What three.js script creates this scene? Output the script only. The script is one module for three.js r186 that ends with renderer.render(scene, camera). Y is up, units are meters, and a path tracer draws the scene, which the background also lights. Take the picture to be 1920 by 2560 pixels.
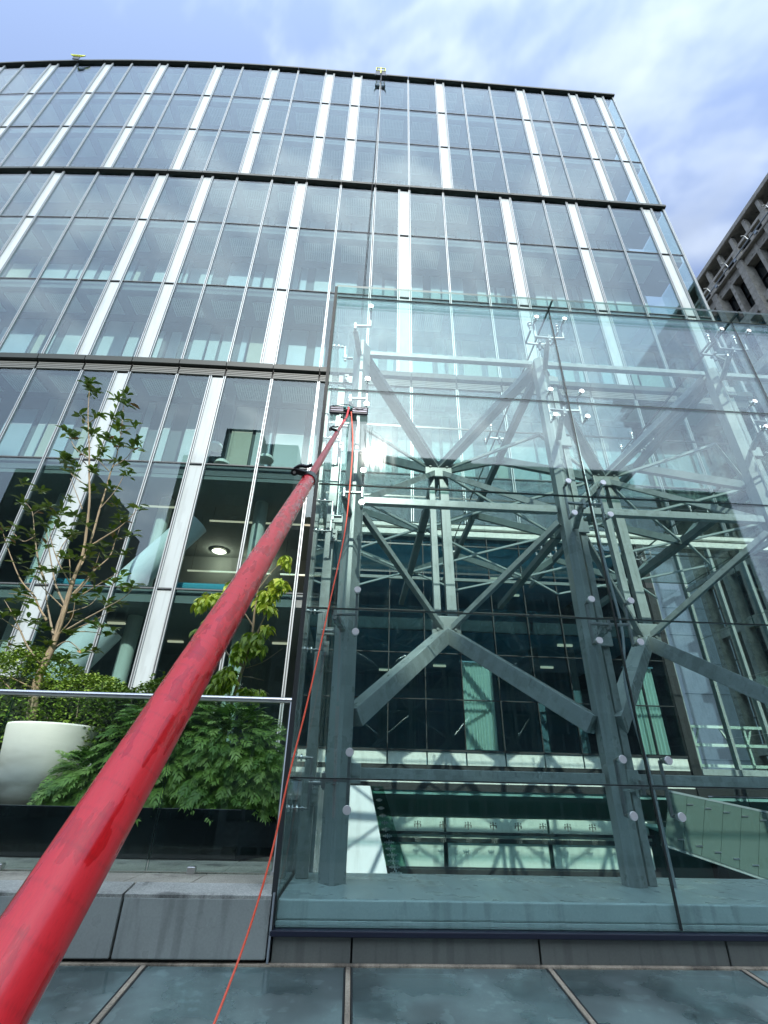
import * as THREE from 'three';
import { RoundedBoxGeometry } from 'three/addons/geometries/RoundedBoxGeometry.js';
import { mergeGeometries } from 'three/addons/utils/BufferGeometryUtils.js';

// ---------------------------------------------------------------- camera, sky, sun, exposure
const scene = new THREE.Scene();
const V = (x, y, z) => new THREE.Vector3(x, y, z);
const rad = THREE.MathUtils.degToRad;
const EYE = V(0, 1.7, 4), FOC = 1242.06;                       // lens in pixels of the 1920 x 2560 photograph
const [yaw, pitch, roll] = [2.863, 29.529, 1.2827].map(rad);
const fwd = V(Math.sin(yaw) * Math.cos(pitch), Math.sin(pitch), -Math.cos(yaw) * Math.cos(pitch));
const r0 = V(Math.cos(yaw), 0, Math.sin(yaw)), u0 = r0.clone().cross(fwd);
const right = r0.clone().multiplyScalar(Math.cos(roll)).addScaledVector(u0, Math.sin(roll));
const upv = u0.clone().multiplyScalar(Math.cos(roll)).addScaledVector(r0, -Math.sin(roll));
const camera = new THREE.PerspectiveCamera(2 * Math.atan(1280 / FOC) * 180 / Math.PI, 0.75, 0.02, 5000);
camera.position.copy(EYE);
camera.quaternion.setFromRotationMatrix(new THREE.Matrix4().makeBasis(right, upv, fwd.clone().negate()));
// a survey helper: the point of a real plane (x, y or z = value) that the photograph shows at a pixel
function at(px, py, axis, value) {
  const d = fwd.clone().addScaledVector(right, (px - 960) / FOC).addScaledVector(upv, -(py - 1280) / FOC);
  return EYE.clone().addScaledVector(d, (value - EYE[axis]) / d[axis]);
}
const atZ = (px, py, z) => at(px, py, 'z', z);

const SUN = (() => { const az = rad(0.72), el = rad(35.85); return V(Math.sin(az) * Math.cos(el), Math.sin(el), Math.cos(az) * Math.cos(el)); })();

function mulberry(a) { return () => { a |= 0; a = a + 0x6D2B79F5 | 0; let t = Math.imul(a ^ a >>> 15, 1 | a); t = t + Math.imul(t ^ t >>> 7, 61 | t) ^ t; return ((t ^ t >>> 14) >>> 0) / 4294967296; }; }
const R = mulberry(77), rr = (a, b) => a + (b - a) * R();
function hash(x, y, s) { let h = Math.imul(x, 374761393) + Math.imul(y, 668265263) + Math.imul(s, 2147483647) | 0; h = Math.imul(h ^ h >>> 13, 1274126177); return ((h ^ h >>> 16) >>> 0) / 4294967296; }
function vnoise(x, y, s, per = 0) {
  const xi = Math.floor(x), yi = Math.floor(y); let fx = x - xi, fy = y - yi; fx = fx * fx * (3 - 2 * fx); fy = fy * fy * (3 - 2 * fy);
  const w = per ? (v) => ((v % per) + per) % per : (v) => v;
  const a = hash(w(xi), w(yi), s), b = hash(w(xi + 1), w(yi), s), c = hash(w(xi), w(yi + 1), s), d = hash(w(xi + 1), w(yi + 1), s);
  return a + (b - a) * fx + (c - a) * fy + (a - b - c + d) * fx * fy;
}
function fbm(x, y, s, oct = 5, per = 0) { let v = 0, a = 0.5, t = 0; for (let i = 0; i < oct; i++) { v += a * vnoise(x, y, s + i * 17, per); t += a; a *= 0.5; x *= 2; y *= 2; per *= 2; } return v / t; }
const sst = (a, b, x) => { x = Math.min(1, Math.max(0, (x - a) / (b - a))); return x * x * (3 - 2 * x); };

function skyTexture() {
  const W = 1536, H = 768, data = new Float32Array(W * H * 4);
  for (let j = 0; j < H; j++) for (let i = 0; i < W; i++) {
    const el = ((j + 0.5) / H - 0.5) * Math.PI, az = ((i + 0.5) / W - 0.5) * 2 * Math.PI;
    const x = Math.cos(az) * Math.cos(el), y = Math.sin(el), z = Math.sin(az) * Math.cos(el), k = (j * W + i) * 4;
    const yy = Math.max(y, 0.0), u = x / (yy + 0.3) * 4.6 + 3.1, v = z / (yy + 0.3) * 4.6 + 7.7;
    const wx = fbm(u * 0.9 + 4, v * 0.9, 5, 3), wy = fbm(u * 0.9, v * 0.9 + 9, 9, 3);
    const ua = 0.8 * u + 0.6 * v, va = 0.8 * v - 0.6 * u, n = fbm(ua * 0.62 + 1.3 * wx, va * 0.9 + 1.3 * wy, 21, 6), n2 = fbm(ua * 2.6 + wy * 2.4, va * 4.2 + wx * 2, 44, 6);
    let c = sst(0.42, 0.72, n * 0.6 + n2 * 0.4); const thick = sst(0.52, 0.8, n);
    const h = Math.pow(1 - yy, 3);
    const blue = [0.165 + 0.11 * h, 0.235 + 0.12 * h, 0.415 + 0.08 * h];
    const cl = [0.40 - 0.14 * thick, 0.465 - 0.15 * thick, 0.585 - 0.16 * thick];
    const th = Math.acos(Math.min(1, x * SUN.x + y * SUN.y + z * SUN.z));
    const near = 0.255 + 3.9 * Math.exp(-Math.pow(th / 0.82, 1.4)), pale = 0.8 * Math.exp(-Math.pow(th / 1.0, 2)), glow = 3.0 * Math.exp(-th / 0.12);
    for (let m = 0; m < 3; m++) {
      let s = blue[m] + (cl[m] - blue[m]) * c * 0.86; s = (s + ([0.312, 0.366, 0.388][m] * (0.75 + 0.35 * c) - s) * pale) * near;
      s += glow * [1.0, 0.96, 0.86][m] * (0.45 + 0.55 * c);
      if (y < 0) s = [0.2, 0.21, 0.22][m];
      data[k + m] = s;
    }
    data[k + 3] = 1;
  }
  const t = new THREE.DataTexture(data, W, H, THREE.RGBAFormat, THREE.FloatType);
  t.mapping = THREE.EquirectangularReflectionMapping; t.magFilter = THREE.LinearFilter; t.needsUpdate = true;
  return t;
}
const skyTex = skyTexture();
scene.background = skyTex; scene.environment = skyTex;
const sun = new THREE.DirectionalLight(new THREE.Color(1, 0.96, 0.88), 2.0);
sun.position.copy(SUN).multiplyScalar(120); sun.target.position.set(0, 5, -4); sun.castShadow = true;
sun.position.add(sun.target.position);
sun.shadow.mapSize.set(4096, 4096);
Object.assign(sun.shadow.camera, { left: -40, right: 40, top: 45, bottom: -30, near: 1, far: 260 });
scene.add(sun, sun.target);
const EXPOSURE = 2.95;

// ---------------------------------------------------------------- helpers
const used = new Map();
function numbered(n) { const c = used.get(n) ?? 0; used.set(n, c + 1); return c ? n + '_' + String(c).padStart(3, '0') : n; }
function tag(o, label, category, group) { o.userData.label = label; o.userData.category = category; if (group) o.userData.group = group; return o; }
function thing(name, label, category, p = [0, 0, 0], group) { const o = new THREE.Group(); o.name = numbered(name); o.position.set(...p); scene.add(o); return tag(o, label, category, group); }
function M(name, geo, mat, parent) { const m = new THREE.Mesh(geo, mat); m.name = numbered(name); m.castShadow = m.receiveShadow = true; (parent ?? scene).add(m); return m; }
function struct(o) { o.userData.kind = 'structure'; return o; }
function stuff(o) { o.userData.kind = 'stuff'; return o; }
const boxes = new Map();
function boxGeo(w, h, d) { const k = [w, h, d].map((v) => v.toFixed(4)).join(); if (!boxes.has(k)) { const g = new THREE.BoxGeometry(w, h, d); uvBox(g); boxes.set(k, g); } return boxes.get(k); }
function uvBox(g, off = [0, 0]) {                                // uv in metres, by the face's direction
  const p = g.attributes.position, n = g.attributes.normal, uv = new Float32Array(p.count * 2);
  for (let i = 0; i < p.count; i++) {
    const ax = Math.abs(n.getX(i)), ay = Math.abs(n.getY(i)), az = Math.abs(n.getZ(i));
    uv[2 * i] = (ax > ay && ax > az ? p.getZ(i) : p.getX(i)) + off[0]; uv[2 * i + 1] = (ay >= ax && ay > az ? p.getZ(i) : p.getY(i)) + off[1];
  }
  g.setAttribute('uv', new THREE.BufferAttribute(uv, 2)); return g;
}
function box(name, x0, x1, y0, y1, z0, z1, mat, parent) { const m = M(name, boxGeo(x1 - x0, y1 - y0, z1 - z0), mat, parent); m.position.set((x0 + x1) / 2, (y0 + y1) / 2, (z0 + z1) / 2); return m; }
function bg(x0, x1, y0, y1, z0, z1) { const g = new THREE.BoxGeometry(x1 - x0, y1 - y0, z1 - z0); g.translate((x0 + x1) / 2, (y0 + y1) / 2, (z0 + z1) / 2); return uvBox(g); }
function rbox(x0, x1, y0, y1, z0, z1, r = 0.01) { const g = new RoundedBoxGeometry(x1 - x0, y1 - y0, z1 - z0, 2, r); g.translate((x0 + x1) / 2, (y0 + y1) / 2, (z0 + z1) / 2); return uvBox(g); }
function frameOf(a, b, hint = V(0, 1, 0)) {
  const d = b.clone().sub(a), L = d.length(); d.divideScalar(L);
  let s = hint.clone().cross(d); if (s.length() < 1e-3) s = V(1, 0, 0).cross(d); s.normalize();
  return { L, m: new THREE.Matrix4().makeBasis(s, d.clone().cross(s), d).setPosition(a.clone().add(b).multiplyScalar(0.5)) };
}
function bar(a, b, w, h, hint, r = 0) { const f = frameOf(a, b, hint); const g = r ? new RoundedBoxGeometry(w, h, f.L, 1, r) : new THREE.BoxGeometry(w, h, f.L); uvBox(g); return g.applyMatrix4(f.m); }
function cyl(a, b, ra, rb = ra, seg = 12) { const f = frameOf(a, b); const g = new THREE.CylinderGeometry(rb, ra, f.L, seg); g.rotateX(Math.PI / 2); return g.applyMatrix4(f.m); }
function tube(pts, r, seg = 8, n = 0) { return new THREE.TubeGeometry(new THREE.CatmullRomCurve3(pts), n || pts.length * 6, r, seg, false); }
const merge = (l) => { const k = l.some((g) => !g.index) ? l.map((g) => g.index ? g.toNonIndexed() : g) : l; return k.length === 1 ? k[0] : mergeGeometries(k); };
function pts(list) { return list.map((p) => V(...p)); }

// ---------------------------------------------------------------- textures
function dataTex(n, fn, srgb = false, rep = 1) {
  const d = new Uint8Array(n * n * 4);
  for (let j = 0; j < n; j++) for (let i = 0; i < n; i++) { const c = fn(i / n, j / n); const k = (j * n + i) * 4; for (let m = 0; m < 3; m++) d[k + m] = Math.max(0, Math.min(255, Math.round((Array.isArray(c) ? c[m] : c) * 255))); d[k + 3] = 255; }
  const t = new THREE.DataTexture(d, n, n, THREE.RGBAFormat); t.wrapS = t.wrapT = THREE.RepeatWrapping; t.magFilter = THREE.LinearFilter; t.minFilter = THREE.LinearFilter; t.repeat.set(rep, rep);
  if (srgb) t.colorSpace = THREE.SRGBColorSpace; t.needsUpdate = true; return t;
}
const grain = (i, j, s, f = 8) => fbm(i * f, j * f, s, 5, f);
const TX = {
  stone: dataTex(512, (u, v) => { const a = 0.72 + 0.3 * (grain(u, v, 3, 4) - 0.5) + 0.22 * (vnoise(u * 256, v * 256, 8, 256) - 0.5) - 0.25 * sst(0.62, 0.8, grain(u, v, 31, 6)); return [a, a * 0.985, a * 0.95]; }, true, 0.9),
  stoneBump: dataTex(256, (u, v) => 0.5 + 0.5 * (grain(u, v, 6, 32) - 0.5) + 0.3 * (vnoise(u * 128, v * 128, 9, 128) - 0.5)),
  paint: dataTex(512, (u, v) => { const a = 0.93 + 0.10 * (grain(u, v, 12, 4) - 0.5) + 0.05 * (vnoise(u * 256, v * 256, 3, 256) - 0.5) - 0.10 * sst(0.55, 0.8, fbm(u * 32, v * 3, 71, 4, 0)); return [a, a, a]; }, true, 0.6),
  rough: dataTex(512, (u, v) => 0.62 + 0.5 * (grain(u, v, 52, 6) - 0.5)),
  dirt: dataTex(1024, (u, v) => { const b = sst(0.5, 0.72, grain(u, v, 61, 3)), f = sst(0.6, 0.75, grain(u, v, 67, 24)), sp = sst(0.9, 0.98, vnoise(u * 340, v * 340, 4, 340)); const a = 0.62 + 0.2 * b + 0.12 * f + 0.2 * sp * b; return [a * 0.96, a * 1.0, a * 1.0]; }, true, 0.55),
  dirtRough: dataTex(512, (u, v) => 0.10 + 0.38 * sst(0.42, 0.7, grain(u, v, 61, 3)) + 0.15 * (grain(u, v, 90, 24) - 0.5)),
  streak: dataTex(512, (u, v) => 0.018 + 0.036 * sst(0.5, 0.85, fbm(u * 48, v * 4, 15, 4, 0) * 0.6 + grain(u, v, 19, 4) * 0.4), false, 0.35),
  white: dataTex(512, (u, v) => { const a = 0.95 + 0.05 * (grain(u, v, 14, 3) - 0.5) - 0.05 * sst(0.5, 0.8, fbm(u * 24, v * 3, 8, 3, 0)); return [a, a, a]; }, true, 0.4),
  wetRough: dataTex(512, (u, v) => { const w = sst(0.5, 0.56, fbm(u * 13, v * 15, 33, 5, 0)); return 0.44 - 0.26 * w; }),
  wetTone: dataTex(512, (u, v) => { const w = sst(0.5, 0.56, fbm(u * 13, v * 15, 33, 5, 0)), g = vnoise(u * 256, v * 256, 5, 256) - 0.5, ring = Math.pow(Math.abs(Math.sin(v * Math.PI * 22 + 0.5 * Math.sin(u * 6.28 * 2))), 40) * 0.05; const a = 1 - 0.10 * w + 0.08 * g - ring; return [a, a * (1 - 0.25 * w), a * (1 - 0.25 * w)]; }, true),
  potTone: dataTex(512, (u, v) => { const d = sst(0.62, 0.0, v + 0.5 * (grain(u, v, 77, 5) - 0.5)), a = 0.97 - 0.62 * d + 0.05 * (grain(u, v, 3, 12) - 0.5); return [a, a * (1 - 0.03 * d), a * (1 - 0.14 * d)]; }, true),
  bark: dataTex(256, (u, v) => { const a = 0.72 + 0.55 * (grain(u, v, 24, 6) - 0.5) + 0.2 * (vnoise(u * 64, v * 64, 2, 64) - 0.5); return [a, a * 0.95, a * 0.86]; }, true, 3),
};
const C = (r, g, b) => new THREE.Color().setRGB(r, g, b);
const S = (o) => new THREE.MeshStandardMaterial(o), PH = (o) => new THREE.MeshPhysicalMaterial(o);
const glass = (r, g, b, ior, rough = 0.0, extra = {}) => PH({ color: C(r, g, b), transmission: 1, thickness: 0, ior, roughness: rough, ...extra });
const MT = {
  sill: S({ color: C(0.50, 0.61, 0.60), roughness: 0.5, map: TX.paint, roughnessMap: TX.rough }),
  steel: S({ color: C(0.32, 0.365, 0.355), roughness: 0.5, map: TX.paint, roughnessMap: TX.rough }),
  steelDark: S({ color: C(0.12, 0.165, 0.16), roughness: 0.5, map: TX.paint }),  // shade of the rear roof members put into a darker copy of the steel
  steelLit: S({ color: C(0.30, 0.36, 0.35), roughness: 0.5 }),  // lit copy of the steel: sunlight on the wind braces put into the colour
  inox: S({ color: C(0.72, 0.71, 0.70), roughness: 0.28, metalness: 1 }),
  inoxBright: S({ color: C(0.30, 0.31, 0.31), roughness: 0.42, metalness: 0.9 }),
  alu: S({ color: C(0.33, 0.365, 0.38), roughness: 0.38, metalness: 0.35 }),
  stairGlass: PH({ color: C(0.17, 0.24, 0.21), roughness: 0.25, transmission: 0.45, thickness: 0, ior: 1.5 }),
  waterRun: PH({ color: C(0.12, 0.14, 0.14), roughness: 0.05, ior: 1.33 }),
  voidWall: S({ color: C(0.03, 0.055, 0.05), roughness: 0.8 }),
  disc: S({ color: C(0.85, 0.83, 0.83), roughness: 0.38, metalness: 0.65 }),
  railGrey: S({ color: C(0.10, 0.10, 0.13), roughness: 0.45, metalness: 0.5 }),
  gasketSoft: S({ color: C(0.055, 0.065, 0.07), roughness: 0.6 }),
  gasket: S({ color: C(0.012, 0.014, 0.015), roughness: 0.6 }),
  white: PH({ color: C(0.385, 0.445, 0.46), roughness: 0.55, clearcoat: 0.8, clearcoatRoughness: 0.05, map: TX.white }),
  whiteMatt: S({ color: C(0.68, 0.70, 0.64), roughness: 0.8, map: TX.white }),
  cornice: S({ color: C(0.006, 0.014, 0.011), roughness: 0.55 }),
  louvre: S({ color: C(0.11, 0.12, 0.115), roughness: 0.55 }),
  facade: glass(0.735, 0.84, 0.835, 1.58, 0.0),
  atrium: glass(0.72, 0.865, 0.90, 1.75, 0.0),
  pane: glass(0.88, 0.945, 0.94, 1.55, 1, { roughnessMap: TX.streak, }),
  roofPane: glass(0.88, 0.95, 0.935, 1.6, 0.02),
  edge: glass(0.10, 0.28, 0.23, 1.5, 0.3),
  seal: S({ color: C(0.018, 0.022, 0.022), roughness: 0.7 }),
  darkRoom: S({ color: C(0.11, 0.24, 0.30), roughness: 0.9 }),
  soffit: S({ color: C(0.16, 0.30, 0.28), roughness: 0.8 }),
  roomGrey: S({ color: C(0.17, 0.19, 0.185), roughness: 0.9 }),
  slab: S({ color: C(0.13, 0.14, 0.145), roughness: 0.85 }),
  ceil: S({ color: C(0.5, 0.53, 0.52), roughness: 0.7 }),
  stone: S({ color: C(0.74, 0.69, 0.60), roughness: 0.85, map: TX.stone, bumpMap: TX.stoneBump, bumpScale: 0.002 }),
  cladding: S({ color: C(0.33, 0.355, 0.325), roughness: 0.55, map: TX.paint, roughnessMap: TX.rough }),
  claddingDark: S({ color: C(0.15, 0.16, 0.14), roughness: 0.6, map: TX.paint }),
  coping: S({ color: C(0.78, 0.80, 0.78), roughness: 0.5, map: TX.stone }),
  planter: PH({ color: C(0.018, 0.026, 0.027), roughness: 0.35, clearcoat: 0.5, clearcoatRoughness: 0.2, map: TX.dirt, roughnessMap: TX.dirtRough }),
  paving: PH({ color: C(0.70, 0.87, 0.83), roughness: 1, map: TX.dirt, roughnessMap: TX.dirtRough, transmission: 0.72, thickness: 0, ior: 1.55 }),
  skyBed: S({ color: C(0.17, 0.23, 0.205), roughness: 0.9, map: TX.stone }),
  putty: S({ color: C(0.72, 0.62, 0.50), roughness: 0.9, map: TX.stone }),
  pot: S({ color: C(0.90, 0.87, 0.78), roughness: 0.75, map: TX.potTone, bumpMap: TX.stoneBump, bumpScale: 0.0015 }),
  soil: S({ color: C(0.04, 0.032, 0.024), roughness: 1, map: TX.stone }),
  bark: S({ color: C(0.52, 0.46, 0.37), roughness: 0.85, map: TX.bark }),
  twig: S({ color: C(0.24, 0.20, 0.14), roughness: 0.9 }),
  red: PH({ color: C(0.95, 0.022, 0.034), roughness: 1, roughnessMap: TX.wetRough, map: TX.wetTone, clearcoat: 0.5, clearcoatRoughness: 0.12 }),
  redThin: PH({ color: C(0.60, 0.03, 0.035), roughness: 0.45, clearcoat: 0.3, clearcoatRoughness: 0.2 }),
  black: S({ color: C(0.012, 0.012, 0.014), roughness: 0.3 }),
  hose: S({ color: C(0.90, 0.11, 0.045), roughness: 0.4 }),
  navy: S({ color: C(0.009, 0.012, 0.028), roughness: 0.5 }),
  teal: S({ color: C(0.02, 0.16, 0.16), roughness: 0.5 }),
  yellow: S({ color: C(0.55, 0.62, 0.05), roughness: 0.5 }),
  rope: S({ color: C(0.03, 0.03, 0.035), roughness: 0.9 }),
  concrete: S({ color: C(0.27, 0.265, 0.24), roughness: 0.9, map: TX.stone, bumpMap: TX.stoneBump, bumpScale: 0.004 }),
  stoneBldg: S({ color: C(0.72, 0.69, 0.63), roughness: 0.88, map: TX.stone, bumpMap: TX.stoneBump, bumpScale: 0.004 }),
  darkGlass: PH({ color: C(0.012, 0.016, 0.018), roughness: 0.06, ior: 1.7 }),
  city: S({ color: C(0.36, 0.46, 0.48), roughness: 0.8, map: TX.stone }),
  cityDark: S({ color: C(0.08, 0.095, 0.105), roughness: 0.7, map: TX.stone }),
  whiteWall: S({ color: C(0.82, 0.82, 0.84), roughness: 0.8, map: TX.white }),
  ground: S({ color: C(0.09, 0.09, 0.088), roughness: 0.95, map: TX.stone }),
  curtain: PH({ color: C(0.92, 0.86, 0.70), roughness: 1, transmission: 0.3, thickness: 0 }),
  sofa: S({ color: C(0.05, 0.28, 0.36), roughness: 0.8 }),
  lamp: S({ color: C(0.9, 0.88, 0.8), emissive: C(1, 0.86, 0.6), emissiveIntensity: 0.22, roughness: 0.6 }),
  lampShade: S({ color: C(0.78, 0.76, 0.7), roughness: 0.5 }),
};
const paneMats = (m) => [MT.edge, MT.edge, MT.edge, MT.edge, m, m];            // pane facing z: green edges, clear faces

// ---------------------------------------------------------------- ground and terraces
{
  const g = new THREE.CircleGeometry(2500, 48); g.rotateX(-Math.PI / 2); const p = M('ground', g, MT.ground); p.position.y = -12; struct(p);
}
struct(M('terrace_base', merge([bg(-30, -0.47, -12, 1.02, -8.5, -0.02), bg(-30, 14, -12, 0.1, 3.0, 12)]), MT.concrete));
// ---------------------------------------------------------------- glass office building
const ZF = -8.8, MOD = 1.595, XK = (k) => -0.11 + MOD * k;
const bld = thing('glass_office_building', 'wide curtain-walled glass office building with tall white vertical panels and dark horizontal ledges', 'office building');
const TIERS = [
  { rows: [2.3, 6.32, 10.35, 13.96], right: [], left: [-13, -8, -5, -3], sided: 3 },
  { rows: [14.58, 18.7, 22.8, 26.37], left: [-12, -9, -6, -2, 1, 4, 6], right: [-5, 8] },
  { rows: [26.57, 30.7, 34.4, 38.11], left: [], right: [-14, -12, -10, -8, -6, -4, -2, -1, 2, 5, 7, 8] },
];
const KMIN = -15, KMAX = 8, XR = 13.75, COLW = 0.47;
TIERS.forEach((t, ti) => {
  // boundaries of the cells between mullions, each cell glass or white panel
  const cells = [];
  for (let k = KMIN; k < KMAX; k++) {
    const a = XK(k), b = XK(k + 1), R_ = t.right.includes(k), L_ = t.left.includes(k + 1);
    let x = a;
    if (R_) { cells.push([a, a + COLW, 1]); x = a + COLW; }
    if (L_) { cells.push([x, b - COLW, 0], [b - COLW, b, 1]); } else cells.push([x, b, 0]);
  }
  { const a = XK(KMAX); if (t.right.includes(KMAX)) cells.push([a, a + COLW, 1], [a + COLW, XR, 0]); else cells.push([a, XR, 0]); }
  const y0 = t.rows[0], y1 = t.rows[3];
  const edges = new Set();
  cells.forEach(([a, b, w]) => {
    edges.add(a.toFixed(3)); edges.add(b.toFixed(3));
    for (let r = 0; r < 3; r++) {
      const low = ti === 0 && r < 2 && b > -0.3;                       // the lower storeys right of the glass box's edge are the atrium's own wall
      if (low && r === 0) continue;
      const ya = (low ? 8.65 : t.rows[r]) + 0.025, yb = t.rows[r + 1] - 0.025;
      if (w) box('white_panel', a + 0.035, b - 0.005, ya, yb, ZF - 0.12, ZF - 0.03, MT.white, bld);
      else { const m = box('glass_pane', a + 0.03, b - 0.03, ya, yb, ZF - 0.028, ZF, MT.facade, bld); m.rotation.x = (R() - 0.5) * 0.006; m.rotation.y = (R() - 0.5) * 0.006; }
    }
  });
  [...edges].map(Number).sort((a, b) => a - b).forEach((x) => {
    if (ti === 0 && x > -0.3) { M('mullion', merge([bg(x - 0.042, x - 0.018, 8.67, y1, ZF - 0.05, ZF + 0.035), bg(x + 0.018, x + 0.042, 8.67, y1, ZF - 0.05, ZF + 0.035)]), MT.alu, bld); return; }
    const m = M('mullion', merge([bg(x - 0.042, x - 0.018, y0, y1, ZF - 0.05, ZF + 0.035), bg(x + 0.018, x + 0.042, y0, y1, ZF - 0.05, ZF + 0.035)]), MT.alu, bld);
    box('gasket', x - 0.018, x + 0.018, y0, y1, ZF - 0.05, ZF + 0.012, MT.gasketSoft, bld);
  });
  for (let r = 1; r < 3; r++) {
    const xr = ti === 0 && r === 1 ? -0.3 : XR;
    box('transom', XK(KMIN), xr, t.rows[r] - 0.018, t.rows[r] + 0.018, ZF - 0.06, ZF + 0.02, MT.gasketSoft, bld);
  }
});
// ledges with a small upstand, a joint every module
for (const [y, h] of [[14.44, 0.24], [26.47, 0.17], [38.2, 0.16]]) {
  const s = new THREE.Shape(); s.moveTo(0, 0); s.lineTo(0.14, 0.03); s.lineTo(0.14, h); s.lineTo(0, h); s.closePath();
  for (let k = KMIN; k <= KMAX; k++) {
    const a = XK(k) + 0.012, b = k === KMAX ? XR + 0.08 : XK(k + 1) - 0.012;
    const g = new THREE.ExtrudeGeometry(s, { depth: b - a, bevelEnabled: false }); g.rotateY(-Math.PI / 2); 
    // shape x runs outward (+z), extrusion runs along -x after the turn
    const m = M('ledge', g, MT.cornice, bld); m.position.set(b, y - h / 2, ZF); m.rotation.y = 0; m.scale.set(1, 1, 1);
  }
  box('ledge_backing', XK(KMIN), XR, y - h / 2, y + h / 2, ZF - 0.1, ZF - 0.002, MT.gasket, bld);
}
{ // louvre strip below the lowest ledge
  for (let k = KMIN; k < KMAX; k++) {
    const l = []; for (let i = 0; i < 4; i++) l.push(bg(XK(k) + 0.03, XK(k + 1) - 0.03, 14.0 + i * 0.075, 14.05 + i * 0.075, ZF - 0.04, ZF + 0.03));
    M('louvre', merge(l), MT.louvre, bld);
  }
  box('louvre_backing', XK(KMIN), XR, 13.97, 14.30, ZF - 0.12, ZF - 0.05, MT.gasket, bld);
}
// storeys: slabs, a gallery 1.75 m deep with an inner wall of pale panels and dark piers, slatted ceiling panels
const ZI = ZF - 1.6;
{
  const floors = [10.35, 14.46, 18.7, 22.8, 26.5, 30.7, 34.4, 38.3], RI = mulberry(5);
  const tones = [S({ color: C(0.52, 0.53, 0.54), roughness: 0.6 }), S({ color: C(0.42, 0.46, 0.52), roughness: 0.4 }), S({ color: C(0.50, 0.46, 0.39), roughness: 0.7 }), S({ color: C(0.33, 0.37, 0.42), roughness: 0.35 })];
  const slat = (() => { const l = [], w = 1.16; for (let i = 0; i < 14; i++) l.push(bg(-w / 2 + i * w / 14 + 0.014, -w / 2 + (i + 1) * w / 14 - 0.014, -0.02, 0.02, -0.42, 0.42)); for (const z of [-0.4, 0, 0.4]) l.push(bg(-w / 2, w / 2, 0.02, 0.04, z - 0.02, z + 0.02)); return merge(l); })();
  floors.forEach((y, f) => {
    box('floor_slab', XK(KMIN), XR - 0.06, y - 0.32, y + 0.10, ZI - 0.3, ZF - 0.14, MT.slab, bld);
    if (f === floors.length - 1) return;
    const yt = floors[f + 1] - 0.32, xr = 12.62;
    const far = f >= 4, bits = [[], [], [], []];
    for (let k = KMIN; k < KMAX; k++) {
      let x = XK(k) + 0.12 * RI(), end = XK(k + 1);
      while (x < end - 0.15) {
        const w = Math.min([0.28, 0.42, 0.75, 1.0][Math.floor(RI() * 4)], end - x), t = Math.floor(RI() * RI() * 4), top = yt - 0.12 - (RI() < 0.2 ? 0.5 : 0);
        if (far) bits[t].push(bg(x, x + w - 0.02, y + 0.1, top, ZI, ZI + 0.05)); else box('inner_panel', x, x + w - 0.02, y + 0.1, top, ZI, ZI + 0.05, tones[t], bld);
        x += w + [0.1, 0.2, 0.34, 0.5][Math.floor(RI() * 4)];
      }
    }
    if (far) bits.forEach((l, t) => l.length && stuff(M('inner_panels', merge(l), tones[t], bld)));
    box('inner_wall', XK(KMIN), xr, y + 0.1, yt, ZI - 0.25, ZI - 0.02, MT.slab, bld);
    for (let k = KMIN; k < KMAX; k++) { const m = M('ceiling_panel', slat, MT.ceil, bld); m.position.set((XK(k) + XK(k + 1)) / 2, yt - 0.10, ZF - 0.78); }
    // the glazed end of the corner bay
    box('end_pane', XR - 0.03, XR, y + 0.12, yt - 0.02, ZI - 0.3, ZF - 0.06, MT.facade, bld);
    box('corner_lamp_bar', 12.9, 13.6, yt - 0.35, yt - 0.29, ZF - 0.9, ZF - 0.84, MT.ceil, bld);
  });
  box('core_wall', XK(KMIN), 12.6, 10.1, 38.3, ZI - 1.2, ZI - 0.31, MT.slab, bld);
  box('roof_slab', XK(KMIN), XR, 38.34, 38.6, ZI - 1.2, ZF - 0.1, MT.cornice, bld);
  box('corner_post', XR - 0.05, XR + 0.03, 10.4, 38.0, ZF - 0.06, ZF + 0.02, MT.alu, bld);
  // rooms of the two lower storeys on the left
  box('room_wall', XK(KMIN), -0.6, 2.1, 10.03, ZF - 6.3, ZF - 6, MT.roomGrey, bld);
  box('floor_slab', XK(KMIN), -0.5, 5.98, 6.36, ZF - 6, ZF - 0.14, MT.roomGrey, bld);
  box('ground_slab', XK(KMIN), -0.5, 2.0, 2.3, ZF - 6, ZF - 0.05, MT.roomGrey, bld);
  box('room_ceiling', XK(KMIN), -0.5, 9.9, 10.03, ZF - 6, ZF - 0.16, MT.roomGrey, bld);
  box('party_wall', -0.75, -0.5, 2.0, 10.03, ZF - 6, ZF - 0.14, MT.roomGrey, bld);
  for (const x of [-12.6, -9.6, -6.35, -3.3]) for (const [a, b] of [[2.3, 5.98], [6.36, 9.9]]) M('interior_column', cyl(V(x, a, ZF - 1.5), V(x, b, ZF - 1.5), 0.21, 0.21, 20), MT.whiteMatt, bld);
  M('duct', merge([cyl(V(-6.9, 6.5, ZF - 1.1), V(-5.2, 9.0, ZF - 1.3), 0.42, 0.42, 20)]), MT.whiteWall, bld);
  M('duct', merge([cyl(V(-8.6, 3.0, ZF - 1.0), V(-6.9, 5.6, ZF - 1.2), 0.5, 0.5, 20)]), MT.whiteWall, bld);
}
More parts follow.
